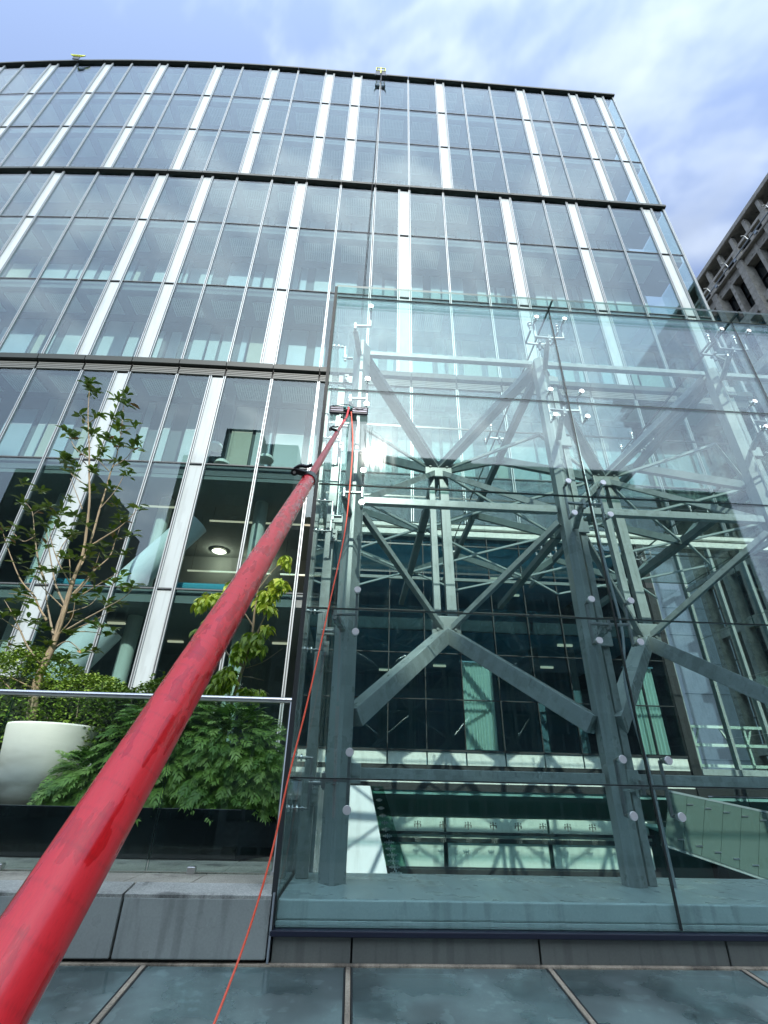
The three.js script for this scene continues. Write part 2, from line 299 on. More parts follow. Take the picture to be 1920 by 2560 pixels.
// the atrium's own wall inside the glass box: dark glass, white beam above, pale spandrels below
{
  const x0 = -0.3, x1 = 8.05, w = 0.93, first = 0.84 - 2 * 0.93;
  box('white_beam', x0, x1 + 5.8, 8.24, 8.40, ZF - 0.1, ZF + 0.06, MT.whiteMatt, bld);
  box('white_beam', x0, x1 + 5.8, 8.52, 8.63, ZF - 0.1, ZF + 0.02, MT.whiteMatt, bld);
  box('beam_backing', x0, x1 + 5.8, 8.2, 8.66, ZF - 0.3, ZF - 0.105, MT.gasket, bld);
  const ys = [2.62, 3.74, 4.86, 5.98, 7.10, 8.2];
  for (let i = 0; i < 10; i++) {
    const a = Math.max(x0, first + w * i), b = Math.min(x1, first + w * (i + 1)); if (b <= a) continue;
    for (let r = 0; r < 5; r++) box('glass_pane', a + 0.012, b - 0.012, ys[r] + 0.012, ys[r + 1] - 0.012, ZF - 0.02, ZF, MT.atrium, bld);
    box('atrium_mullion', b - 0.012, b + 0.012, 2.62, 8.2, ZF - 0.06, ZF + 0.03, MT.gasket, bld);
    box('spandrel_panel', a + 0.018, b - 0.018, 2.30, 2.575, ZF - 0.02, ZF + 0.02, MT.whiteMatt, bld);
    box('spandrel_panel', a + 0.004, b - 0.004, 1.93, 2.19, ZF - 0.02, ZF + 0.02, MT.whiteMatt, bld);
  }
  for (const y of ys.slice(1, 5)) box('atrium_transom', x0, x1, y - 0.012, y + 0.012, ZF - 0.05, ZF + 0.02, MT.gasket, bld);
  box('sill_line', x0, x1, 2.575, 2.62, ZF - 0.08, ZF + 0.05, MT.gasket, bld);
  box('dark_band', x0, x1, 2.19, 2.30, ZF - 0.1, ZF - 0.0, MT.gasket, bld);
  box('dark_band', x0, x1, 1.78, 1.93, ZF - 0.1, ZF + 0.03, MT.gasket, bld);
  // room behind
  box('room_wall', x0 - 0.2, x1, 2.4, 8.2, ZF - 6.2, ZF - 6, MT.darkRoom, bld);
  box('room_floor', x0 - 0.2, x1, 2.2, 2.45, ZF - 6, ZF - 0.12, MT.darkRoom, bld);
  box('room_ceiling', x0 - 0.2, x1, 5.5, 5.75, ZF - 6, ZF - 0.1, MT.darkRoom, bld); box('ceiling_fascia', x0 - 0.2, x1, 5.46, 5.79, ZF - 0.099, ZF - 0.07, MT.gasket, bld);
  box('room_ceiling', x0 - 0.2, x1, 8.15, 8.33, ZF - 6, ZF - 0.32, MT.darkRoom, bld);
  box('end_wall', x1, x1 + 0.22, 0.2, 8.2, ZF - 6, ZF + 0.08, MT.gasket, bld);
  for (const x of [5.1, 6.2]) box('interior_column', x, x + 0.22, 2.45, 5.5, ZF - 1.8, ZF - 1.6, MT.roomGrey, bld);
  // below: green recess, then white panels and dark rails of the lower gallery
  box('gallery_soffit', x0, x1 + 6, 1.26, 1.78, ZF - 0.8, ZF - 0.7, MT.soffit, bld);
  box('gallery_ceiling', x0, x1 + 6, 1.70, 1.78, ZF - 0.7, ZF - 0.02, MT.soffit, bld);
  for (let i = 0; i < 3; i++) {
    const a = -0.17 + i * 2.31;
    box('gallery_panel', a + 0.03, a + 2.28, 1.0, 1.26, ZF - 0.06, ZF, MT.whiteMatt, bld);
    box('gallery_panel', a + 0.05, a + 2.26, 0.37, 0.80, ZF - 0.06, ZF, MT.whiteMatt, bld);
    box('gallery_strip', a + 0.01, a + 2.30, 0.885, 0.945, ZF - 0.02, ZF + 0.02, MT.whiteMatt, bld);
  }
  box('gallery_rail', x0, 6.8, 0.945, 1.0, ZF - 0.05, ZF + 0.08, MT.gasket, bld);
  box('gallery_rail', x0, 6.8, 0.80, 0.885, ZF - 0.05, ZF + 0.06, MT.gasket, bld);
  box('gallery_base', x0, 6.8, 0.1, 0.37, ZF - 0.1, ZF + 0.02, MT.gasket, bld);
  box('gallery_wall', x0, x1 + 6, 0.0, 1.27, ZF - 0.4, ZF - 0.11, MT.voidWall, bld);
  // glazed link to the right, with slim posts
  for (let i = 0; i < 6; i++) {
    const a = 8.3 + i * 1.0; box('glass_pane', a + 0.03, a + 0.97, 2.35, 8.2, ZF - 0.02, ZF, MT.roofPane, bld);
    box('link_post', a - 0.05, a + 0.03, 2.35, 8.2, ZF - 0.12, ZF + 0.02, MT.steel, bld);
  }
  box('link_sill', x1 + 0.22, 14.2, 2.22, 2.35, ZF - 0.2, ZF + 0.12, MT.steel, bld);
  box('link_wall', x1 + 0.22, 14.2, 1.8, 2.22, ZF - 0.2, ZF + 0.04, MT.gasket, bld);
}

// the facade curves gently away towards the left
const bendZ = (x) => x < -4 ? -0.0029 * (x + 4) * (x + 4) : 0, bendA = (x) => x < -4 ? Math.atan(0.0058 * (x + 4)) : 0;
bld.children.forEach((m) => {
  m.geometry.computeBoundingBox(); const bb = m.geometry.boundingBox, w = bb.max.x - bb.min.x, cx = m.position.x + (bb.max.x + bb.min.x) / 2;
  if (m.position.x + bb.min.x > -4) return;
  if (w < 2.2 && m.position.x !== 0) { m.position.z += bendZ(m.position.x); m.rotation.y += bendA(cx); return; }
  let g = m.geometry;
  if (w > 2.2 && g.type === 'BoxGeometry') { const p = g.parameters; g = new THREE.BoxGeometry(p.width, p.height, p.depth, Math.ceil(p.width / 1.5), 1, 1); uvBox(g); } else g = g.clone();
  const q = g.attributes.position; for (let i = 0; i < q.count; i++) q.setZ(i, q.getZ(i) + bendZ(q.getX(i) + m.position.x));
  m.geometry = g;
});

// ---------------------------------------------------------------- curtains, lamps and furniture behind the lower glass
function curtain(x0, x1, y0, y1, z, label) {
  const n = 60, g = new THREE.BoxGeometry(x1 - x0, y1 - y0, 0.008, n, 6, 1), p = g.attributes.position;
  for (let i = 0; i < p.count; i++) { const t = p.getX(i) / (x1 - x0), yy = 0.5 - p.getY(i) / (y1 - y0); p.setZ(i, p.getZ(i) + 0.035 * Math.sin(t * 62 + 2 * Math.sin(t * 9)) * (0.6 + 0.4 * yy)); }
  g.computeVertexNormals();
  const c = thing('curtain', label, 'curtain', [(x0 + x1) / 2, y0, z], 'pale curtains in the lower atrium windows');
  const m = M('curtain_cloth', g, MT.curtain, c); m.position.y = (y1 - y0) / 2;
  M('curtain_track', bg(-(x1 - x0) / 2 - 0.04, (x1 - x0) / 2 + 0.04, y1 - y0, y1 - y0 + 0.04, -0.03, 0.03), MT.alu, c);
}
curtain(2.75, 3.56, 2.66, 4.72, ZF - 0.3, 'pale cream pleated curtain behind the dark lower glass near the middle of the atrium');
curtain(6.35, 6.75, 2.66, 4.72, ZF - 0.3, 'narrow cream curtain seen just left of the wider right-hand curtain');
curtain(7.1, 7.85, 2.66, 4.72, ZF - 0.3, 'wide cream curtain hanging beside the dark corner at the right end of the atrium wall');
{
  const c = at(548, 1378, 'y', 9.85), c2 = at(647, 1395, 'y', 9.85);
  for (const [p, l] of [[c, 'round lit ceiling lamp seen under the white duct between two mullions'], [c2, 'round lit ceiling lamp half hidden behind the red pole']]) {
    const t = thing('ceiling_lamp', l, 'ceiling lamp', [p.x, 9.9, p.z]);
    M('lamp_rim', new THREE.TorusGeometry(0.28, 0.02, 8, 28).rotateX(Math.PI / 2), MT.alu, t).position.y = -0.05;
    M('lamp_disc', new THREE.CylinderGeometry(0.27, 0.27, 0.05, 28), MT.lamp, t).position.y = -0.03;
    const L = new THREE.PointLight(C(1, 0.86, 0.65), 1.2); L.position.set(p.x, 9.7, p.z); L.castShadow = true; scene.add(L);
  }
  const strips = [[-7.0, -5.5, 9.45, -1.2, 'upper thin lit strip lamp left of the white panel'], [-5.0, -1.0, 9.4, -1.9, 'upper thin lit strip lamp running behind two panes right of the white panel'], [-5.6, -2.9, 7.9, -2.6, 'lower thin lit strip lamp above the turquoise sofa'], [-2.6, -1.0, 7.9, -2.6, 'lower thin lit strip lamp beside the glass box']];
  for (const [a, b, y, dz, l] of strips) {
    const t = thing('strip_lamp', l, 'strip lamp', [(a + b) / 2, y, ZF + dz]);
    M('lamp_tube', bg(-(b - a) / 2, (b - a) / 2, -0.02, 0.02, -0.03, 0.03), MT.lamp, t);
    M('lamp_hanger', merge([bg(-(b - a) / 2 + 0.1, -(b - a) / 2 + 0.11, 0.02, 9.9 - y, -0.005, 0.005), bg((b - a) / 2 - 0.11, (b - a) / 2 - 0.1, 0.02, 9.9 - y, -0.005, 0.005)]), MT.gasket, t);
  }
  const RL = mulberry(31);
  for (let i = 0; i < 9; i++) {
    const x = 0.3 + 7.2 * RL(), z = ZF - 0.8 - 4.5 * RL(), up = i > 5, t = tag(box('strip_lamp', x, x + 0.42, up ? 8.06 : 5.42, up ? 8.12 : 5.48, z, z + 0.07, MT.lamp), 'small lit ceiling strip lamp in the dark room behind the atrium glass', 'strip lamp', 'ceiling strip lamps behind the dark atrium glass');
  }
  for (let i = 0; i < 7; i++) { const x = -8.5 + i * 1.15, z = ZF - 1.2 - 3.2 * RL(); tag(box('strip_lamp', x, x + 0.5, 5.9, 5.95, z, z + 0.1, MT.lamp), 'small lit ceiling strip lamp in the ground floor room behind the planting', 'strip lamp', 'ceiling strip lamps in the ground floor room'); }
  const s = thing('sofa', 'turquoise sofa back seen through the glass above the small yellow-green tree', 'sofa', [-4.6, 6.36, ZF - 0.55]);
  M('sofa_back', rbox(-0.95, 0.95, 0.1, 0.34, -0.1, 0.1, 0.09), MT.sofa, s); M('sofa_seat', rbox(-0.95, 0.95, 0.1, 0.26, -0.75, -0.1, 0.08), MT.sofa, s);
  const s2 = thing('sofa', 'turquoise sofa back seen behind the bare branches of the tall tree', 'sofa', [-8.2, 6.36, ZF - 0.55]);
  M('sofa_back', rbox(-0.8, 0.8, 0.1, 0.32, -0.1, 0.1, 0.09), MT.sofa, s2); M('sofa_seat', rbox(-0.8, 0.8, 0.1, 0.26, -0.75, -0.1, 0.08), MT.sofa, s2);
}
// pendant lamps of the storey above
for (const [x, y, z, l] of [[-5.05, 11.7, ZF - 1.0, 'white dome pendant lamp left of the reflected dark tower top'], [-4.7, 11.0, ZF - 1.0, 'lower white dome pendant lamp in the reflected dark tower'], [-3.3, 11.3, ZF - 1.0, 'white dome pendant lamp next to the glass box, right of the others']]) {
  const t = thing('pendant_lamp', l, 'pendant lamp', [x, y, z]);
  const pr = []; for (let i = 0; i <= 10; i++) { const a = i / 10 * Math.PI / 2; pr.push(new THREE.Vector2(0.26 * Math.cos(a) + 0.005, 0.22 * Math.sin(a))); }
  M('lamp_shade', new THREE.LatheGeometry(pr, 24), MT.lampShade, t); M('lamp_cord', cyl(V(0, 0.22, 0), V(0, 14.1 - y, 0), 0.008), MT.gasket, t);
}

// ---------------------------------------------------------------- the glass box over the atrium
const encl = thing('glass_enclosure', 'frameless green-tinted glass box on a grey steel space frame, held by spider fittings', 'glass enclosure');
const SEAM = [-0.43, 2.19, 4.53, 6.87, 9.2], LV = [0.965, 1.785, 3.03, 4.25, 5.455, 6.94], COLX = [-0.1, 2.29, 4.70, 7.1], ZC = -0.75, NODEZ = [-2.05, -3.9, -5.9, -7.9], ZT = [-0.75, -2.95, -4.9, -6.9, -8.5];
for (let i = 0; i < 4; i++) {
  for (let r = 0; r < 5; r++) {
    const m = box('glass_pane', SEAM[i] + 0.006, SEAM[i + 1] - 0.006, LV[r] + 0.005, LV[r + 1] - 0.005, -0.022, 0, paneMats(MT.pane), encl);
    if (r) box('silicone_joint', SEAM[i] + 0.01, SEAM[i + 1] - 0.01, LV[r] - 0.0045, LV[r] + 0.0045, -0.018, -0.002, MT.seal, encl);
  }
  if (i) box('silicone_joint', SEAM[i] - 0.0055, SEAM[i] + 0.0055, LV[0], LV[5], -0.02, -0.001, MT.seal, encl);
}
// left and right returns
const sideMats = (m) => [m, m, MT.edge, MT.edge, MT.edge, MT.edge], ZSIDE = [0.012, -2.4, -4.6, -6.8, -8.75];
for (let j = 0; j < 4; j++) for (let r = 0; r < 5; r++) {
  const top = r === 4 ? 7.1 : LV[r + 1] - 0.005;
  box('side_pane', -0.458, -0.436, LV[r] + 0.005, top, ZSIDE[j + 1] + 0.006, ZSIDE[j] - 0.006, sideMats(MT.roofPane), encl);
  box('side_pane', 9.21, 9.232, LV[r] + 0.005, LV[r + 1] - 0.005, ZSIDE[j + 1] + 0.006, ZSIDE[j] - 0.006, sideMats(MT.roofPane), encl);
}
box('corner_seal', -0.462, -0.428, 0.93, 7.1, 0.012, 0.03, MT.seal, encl);
// roof panes, overhanging the front
const ZR = [0.14, -2.4, -4.6, -6.8, -8.55], roofMats = [MT.edge, MT.edge, MT.roofPane, MT.roofPane, MT.edge, MT.edge];
for (let i = 0; i < 4; i++) {
  for (let j = 0; j < 4; j++) box('roof_pane', (i ? SEAM[i] + 0.006 : -0.43), SEAM[i + 1] - 0.006, 6.953, 6.988, ZR[j + 1] + 0.006, ZR[j] - 0.006, roofMats, encl);
  if (i) box('silicone_joint', SEAM[i] - 0.006, SEAM[i] + 0.006, 6.957, 6.984, -8.5, 0.13, MT.seal, encl);
}
box('silicone_joint', -0.42, 9.2, 6.941, 6.951, -0.024, 0.004, MT.seal, encl);
for (const z of ZR.slice(1, 4)) box('silicone_joint', -0.42, 9.2, 6.957, 6.984, z - 0.005, z + 0.005, MT.seal, encl);
// steel sill and its dark drip plate
M('sill_beam', rbox(-0.425, 9.2, 0.99, 1.10, -1.27, -0.035, 0.015), MT.sill, encl);
M('sill_upstand', rbox(-0.425, 9.2, 0.955, 0.99, -1.2, -0.03, 0.004), MT.sill, encl);
M('drip_plate', rbox(-0.45, 9.25, 0.925, 0.955, -0.5, 0.05, 0.004), MT.navy, encl);
// columns: a faceted main tube with a slimmer one beside it
const colG = (x, y0, y1, z, w, d) => { const s = new THREE.Shape(); const P = [[-w, 0.06], [-w * 0.15, d], [w * 0.15, d], [w, 0.06], [w, -d * 0.5], [-w, -d * 0.5]]; P.forEach(([a, b], i) => i ? s.lineTo(a, -b) : s.moveTo(a, -b)); s.closePath(); const g = new THREE.ExtrudeGeometry(s, { depth: y1 - y0, bevelEnabled: true, bevelSize: 0.006, bevelThickness: 0.002, bevelSegments: 1 }); g.rotateX(-Math.PI / 2); g.translate(x, y0, z); return uvBox(g); };
COLX.forEach((x, i) => {
  M('column', colG(x, 1.10, 6.84, ZC, i ? 0.07 : 0.10, i ? 0.10 : 0.2), MT.steel, encl);
  if (i) {
    M('side_tube', bar(V(x + 0.150, 1.1, ZC - 0.02), V(x + 0.150, 6.6, ZC - 0.02), 0.07, 0.07, undefined, 0.008), MT.steel, encl);
    for (const y of [1.84, 3.08, 4.32, 5.5, 6.5]) M('node_plate', rbox(x - 0.02, x + 0.21, y - 0.09, y + 0.05, ZC + 0.02, ZC + 0.05, 0.006), MT.steel, encl);
  }
});
M('side_tube', bar(V(-0.345, 1.1, -0.92), V(-0.345, 6.35, -0.92), 0.10, 0.10, undefined, 0.008), MT.steel, encl);
M('tie_plate', merge([bg(-0.39, -0.2, 6.38, 6.5, -0.9, -0.86), bg(-0.39, -0.2, 4.3, 4.38, -0.9, -0.86), bg(-0.39, -0.2, 3.05, 3.12, -0.9, -0.86)]), MT.steel, encl);
M('conduit_pipe', tube(pts([[2.585, 1.1, ZC + 0.06], [2.575, 1.9, ZC + 0.06], [2.52, 2.6, ZC + 0.08], [2.60, 3.12, ZC + 0.08], [2.585, 3.9, ZC + 0.06], [2.57, 5.4, ZC + 0.06], [2.56, 6.5, ZC + 0.05]]), 0.014, 8, 80), MT.alu, encl);
// rails between the columns
for (let i = 0; i < 3; i++) {
  const a = COLX[i] + (i ? 0.1 : 0.1), b = COLX[i + 1] - 0.1;
  M('rail', bar(V(a, 6.80, ZC), V(b, 6.80, ZC), 0.07, 0.07, undefined, 0.006), MT.steel, encl);
  M('rail', bar(V(a, 4.52, ZC), V(b, 4.52, ZC), 0.07, 0.085, undefined, 0.006), MT.steel, encl);
  M('rail', bar(V(a, 1.845, ZC), V(b, 1.845, ZC), 0.08, 0.085, undefined, 0.006), MT.steel, encl);
  M('rail_end', merge([rbox(a - 0.02, a + 0.09, 1.77, 1.92, ZC - 0.02, ZC + 0.06, 0.006), cyl(V(a + 0.035, 1.845, ZC + 0.05), V(a + 0.035, 1.845, ZC + 0.08), 0.022)]), MT.steel, encl);
}
M('rail', bar(V(7.2, 4.52, ZC), V(9.2, 4.52, ZC), 0.07, 0.085), MT.steel, encl); M('rail', bar(V(7.2, 1.845, ZC), V(9.2, 1.845, ZC), 0.08, 0.085), MT.steel, encl);
// space frame
const NX = [1.08, 3.58, 5.95], NY = 5.86, LY = 3.42;
NX.forEach((x, i) => {
  const a = COLX[i], b = COLX[i + 1], up = V(x, NY, NODEZ[0]), lo = V(x + 0.02, LY, NODEZ[0] + 0.05);
  M('brace', bar(V(a + 0.02, 6.80, ZC - 0.05), up, 0.15, 0.09, undefined, 0.006), MT.steel, encl);
  M('brace', bar(V(b - 0.02, 6.80, ZC - 0.05), up, 0.15, 0.09, undefined, 0.006), MT.steel, encl);
  M('post', bar(V(x - 0.10, NY, up.z + 0.02), V(x - 0.08, LY, lo.z), 0.085, 0.1, V(0, 0, 1), 0.006), MT.steel, encl);
  M('post', bar(V(x + 0.075, NY, up.z + 0.02), V(x + 0.10, LY, lo.z), 0.125, 0.1, V(0, 0, 1), 0.006), MT.steel, encl);
  M('node_plate', merge([rbox(x - 0.2, x + 0.2, NY - 0.16, NY + 0.12, up.z + 0.08, up.z + 0.11, 0.02), ...[[-0.12, 0.02], [0.12, 0.02], [-0.12, -0.1], [0.12, -0.1]].map(([u, v]) => cyl(V(x + u, NY + v, up.z + 0.1), V(x + u, NY + v, up.z + 0.13), 0.02))]), MT.steel, encl);
  M('node_plate', merge([rbox(x - 0.17, x + 0.19, LY - 0.12, LY + 0.2, lo.z + 0.07, lo.z + 0.10, 0.015), ...[[-0.1, 0.12], [0.12, 0.12], [-0.1, 0.03], [0.12, 0.03]].map(([u, v]) => cyl(V(x + u, LY + v, lo.z + 0.09), V(x + u, LY + v, lo.z + 0.12), 0.016))]), MT.steel, encl);
  M('brace', bar(lo, V(a + 0.1, 2.28, ZC), 0.16, 0.17, undefined, 0.008), MT.steel, encl);
  M('brace', bar(lo, V(b - 0.1, 2.28, ZC), 0.16, 0.17, undefined, 0.008), MT.steel, encl);
  M('brace', bar(lo, V(a + 0.1, 4.36, ZC), 0.065, 0.065, undefined, 0.005), MT.steel, encl);
  M('brace', bar(lo, V(b - 0.1, 4.36, ZC), 0.065, 0.065, undefined, 0.005), MT.steel, encl);
  M('brace', bar(up, V(a + 0.1, 4.56, ZC - 0.05), 0.06, 0.07), MT.steel, encl);
  M('brace', bar(up, V(b - 0.1, 4.56, ZC - 0.05), 0.06, 0.07), MT.steel, encl);
  [0, 1, 2, 3].forEach((j) => {
    const n = V(x, NY - (j ? 0.02 : 0), NODEZ[j]), z1 = ZT[j + 1];
    if (j < 3) M('bottom_chord', bar(n, V(x, NY, NODEZ[j + 1]), 0.12, 0.12, undefined, 0.006), MT.steelDark, encl);
    if (j < 3) { M('roof_brace', bar(n, V(a, 6.78, z1), 0.10, 0.12), MT.steelDark, encl); M('roof_brace', bar(n, V(b, 6.78, z1), 0.10, 0.12), MT.steelDark, encl); }
    if (j === 3) return;
    // flat cross bracing of the lower layer
    if (j > 2) return;
    const q = 0.036, xa = a, xb = b;
    M('wind_brace', bar(V(n.x - 0.08, NY + 0.02, n.z), V(xa, NY + 0.02, n.z + 0.95), q, q), MT.steelLit, encl);
    M('wind_brace', bar(V(n.x + 0.08, NY + 0.02, n.z), V(xb, NY + 0.02, n.z + 0.95), q, q), MT.steelLit, encl);
    M('wind_brace', bar(V(n.x - 0.08, NY + 0.02, n.z - 0.05), V(xa, NY + 0.02, n.z - 1.0), q, q), MT.steelLit, encl);
    M('wind_brace', bar(V(n.x + 0.08, NY + 0.02, n.z - 0.05), V(xb, NY + 0.02, n.z - 1.0), q, q), MT.steelLit, encl);
  });
});
COLX.forEach((x) => { M('top_chord', bar(V(x, 6.72, ZC), V(x, 6.72, -8.6), 0.09, 0.11), MT.steelDark, encl); });
for (const z of [ZT[4]]) M('purlin', bar(V(-0.1, 6.78, z), V(7.1, 6.78, z), 0.07, 0.08), MT.steelDark, encl);
// the box is closed by further bays on the right
M('side_frame', merge([bar(V(9.1, 1.1, ZC), V(9.1, 6.8, ZC), 0.14, 0.14), bar(V(9.1, 6.75, ZC), V(9.1, 6.75, -8.5), 0.1, 0.1)]), MT.steel, encl);

// spider fittings: hub, arms, bolts with round discs on the outer face
function spider(name, hub, uAx, vAx, out, arms, reach) {
  const P = (u, v, n) => hub.clone().addScaledVector(uAx, u).addScaledVector(vAx, v).addScaledVector(out, n);
  const l = [cyl(P(0, 0, -reach * 0.75), P(0, 0, 0.02), 0.018, 0.018, 10), bar(P(0, -0.05, 0), P(0, 0.05, 0), 0.03, 0.03, out, 0.004)];
  const us = [...new Set(arms.map((a) => a[0]))];
  const v0 = arms.some((a) => a[1] < 0) && arms.some((a) => a[1] > 0) ? 0 : Math.min(...arms.map((a) => Math.abs(a[1]))) * 0;
  for (const u of us) {
    const vs = arms.filter((a) => a[0] === u).map((a) => a[1]);
    l.push(bar(P(0.0, 0, 0), P(u, 0, 0.01), 0.022, 0.03, out, 0.004));
    l.push(bar(P(u, Math.min(0, ...vs) - 0.002, 0.01), P(u, Math.max(0, ...vs) + 0.002, 0.01), 0.024, 0.02, out, 0.004));
  }
  for (const [u, v] of arms) l.push(cyl(P(u, v, 0), P(u, v, reach), 0.0095, 0.0095, 10), cyl(P(u, v, reach * 0.35), P(u, v, reach * 0.5), 0.017, 0.017, 8));
  const m = M(name, merge(l), MT.inoxBright, encl);
  for (const [u, v] of arms) {
    M('bolt_disc', cyl(P(u, v, reach + 0.0005), P(u, v, reach + 0.009), 0.03, 0.027, 24), MT.disc, m);
    M('bolt_disc', cyl(P(u, v, reach - 0.036), P(u, v, reach - 0.024), 0.026, 0.026, 16), MT.inox, m);
  }
  return m;
}
const X1 = V(1, 0, 0), Y1 = V(0, 1, 0), Z1 = V(0, 0, 1);
for (let i = 0; i < 4; i++) {
  const x = i ? SEAM[i] : -0.19, w = i ? 0.175 : 0.18;
  const us = i ? [-w, w] : [w];
  for (let r = 1; r < 5; r++) spider('spider_fitting', V(x, LV[r] - 0.01, -0.13), X1, Y1, Z1, us.flatMap((u) => [[u, 0.18], [u, -0.18]]), 0.13);
  spider('spider_fitting', V(x, 6.60, -0.13), X1, Y1, Z1, us.map((u) => [u, 0.21]), 0.13);
  // brackets from the columns to the hubs
  const cx = COLX[i] + (i ? 0.02 : -0.02);
  for (const y of [...LV.slice(1, 5).map((v) => v - 0.01), 6.6]) M('spider_bracket', merge([bar(V(x, y, -0.2), V(cx, y, ZC + 0.12), 0.06, 0.035, undefined, 0.004), bar(V(x, y - 0.06, -0.2), V(x, y + 0.06, -0.2), 0.05, 0.02, undefined, 0.004)]), MT.steel, encl);
  if (i) for (const z of [-0.42, ...ZR.slice(1, 4)]) {
    spider('roof_spider', V(SEAM[i], 6.82, z), X1, Z1, Y1, z === -0.42 ? [[-0.175, 0.2], [0.175, 0.2]] : [[-0.175, 0.18], [0.175, 0.18], [-0.175, -0.18], [0.175, -0.18]], 0.133);
    M('spider_bracket', cyl(V(SEAM[i], 6.82, z), V(COLX[i], 6.74, z - 0.02), 0.018), MT.steel, encl);
  }
}
for (const y of [...LV.slice(1, 5).map((v) => v - 0.02), 6.55]) {
  spider('side_spider', V(-0.31, y, -0.6), Z1, Y1, V(-1, 0, 0), y > 6 ? [[0, 0.2]] : [[0, 0.18], [0, -0.18]], 0.126);
  M('bracket_plate', merge([rbox(-0.33, -0.26, y - 0.17, y - 0.03, -0.865, -0.85, 0.004), cyl(V(-0.295, y - 0.065, -0.85), V(-0.295, y - 0.065, -0.835), 0.015), cyl(V(-0.295, y - 0.13, -0.85), V(-0.295, y - 0.13, -0.835), 0.015)]), MT.steel, encl);
}
// inside the void: pale sloping wall with its spider-fixed glass, a glass screen before the lower gallery, and the floor
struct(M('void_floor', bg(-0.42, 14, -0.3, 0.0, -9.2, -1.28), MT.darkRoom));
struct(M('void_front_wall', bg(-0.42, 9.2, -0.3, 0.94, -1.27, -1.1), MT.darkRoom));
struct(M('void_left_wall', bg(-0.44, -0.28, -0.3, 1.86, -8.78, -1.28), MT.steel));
{
  const s = new THREE.Shape(); s.moveTo(-0.27, 0); s.lineTo(0.93, 0); s.lineTo(0.455, 1.84); s.lineTo(-0.27, 1.84); s.closePath();
  const g = uvBox(new THREE.ExtrudeGeometry(s, { depth: 0.16, bevelEnabled: false })); const w = thing('sloping_wall', 'pale blue-white wall with a slanted edge in the lower left of the atrium void', 'wall', [0, 0, ZF + 0.2]);
  M('wall_panel', g, MT.whiteWall, w);
  const h = new THREE.Shape(); h.moveTo(0.95, 0); h.lineTo(1.40, 0); h.lineTo(0.74, 1.84); h.lineTo(0.475, 1.84); h.closePath();
  const sc = thing('glass_fin_screen', 'narrow slanted glass screen with a ladder of fittings beside the pale wall', 'glass screen', [0, 0, ZF + 0.24]);
  M('screen_glass', new THREE.ExtrudeGeometry(h, { depth: 0.02, bevelEnabled: false }), glass(0.5, 0.68, 0.62, 1.5, 0.05), sc);
  for (let i = 0; i < 13; i++) { const t = Math.pow(i / 12, 0.8), y = 1.78 - 1.5 * t, x = 0.60 + 0.42 * t * 1.05, k = 0.5 + 0.6 * t; M('screen_fitting', merge([bg(x - 0.11 * k, x + 0.11 * k, y - 0.012, y + 0.012, 0.03, 0.06), bg(x - 0.012, x + 0.012, y - 0.05 * k, y + 0.05 * k, 0.03, 0.07), bg(x - 0.06 * k, x - 0.045 * k, y - 0.03, y + 0.03, 0.03, 0.06), bg(x + 0.045 * k, x + 0.06 * k, y - 0.03, y + 0.03, 0.03, 0.06)]), MT.inox, sc); }
  const gs = thing('gallery_glass_screen', 'row of frameless glass panes with spider fittings before the lower gallery', 'glass screen', [0, 0, ZF + 0.30]);
  for (let i = 0; i < 10; i++) {
    const x = 0.95 + i * 0.545; M('screen_glass', bg(x + 0.004, x + 0.541, 0.36, 1.74, 0, 0.016), glass(0.93, 0.97, 0.955, 1.45, 0.0), gs);
    if (i) for (const [y, k] of [[1.13, 1], [0.86, 0.7]]) M('screen_fitting', merge([bg(x - 0.07 * k, x + 0.07 * k, y + 0.01, y + 0.025, 0.02, 0.035), bg(x - 0.012, x + 0.012, y - 0.07 * k, y + 0.08 * k, 0.02, 0.035), bg(x - 0.075 * k, x - 0.05 * k, y - 0.035 * k, y + 0.02, 0.02, 0.035), bg(x + 0.05 * k, x + 0.075 * k, y - 0.035 * k, y + 0.02, 0.02, 0.035), cyl(V(x - 0.055, y + 0.055 * k, 0.02), V(x - 0.055, y + 0.055 * k, 0.04), 0.014, 0.014, 8), cyl(V(x + 0.055, y + 0.055 * k, 0.02), V(x + 0.055, y + 0.055 * k, 0.04), 0.014, 0.014, 8)]), MT.claddingDark, gs);
  }
}
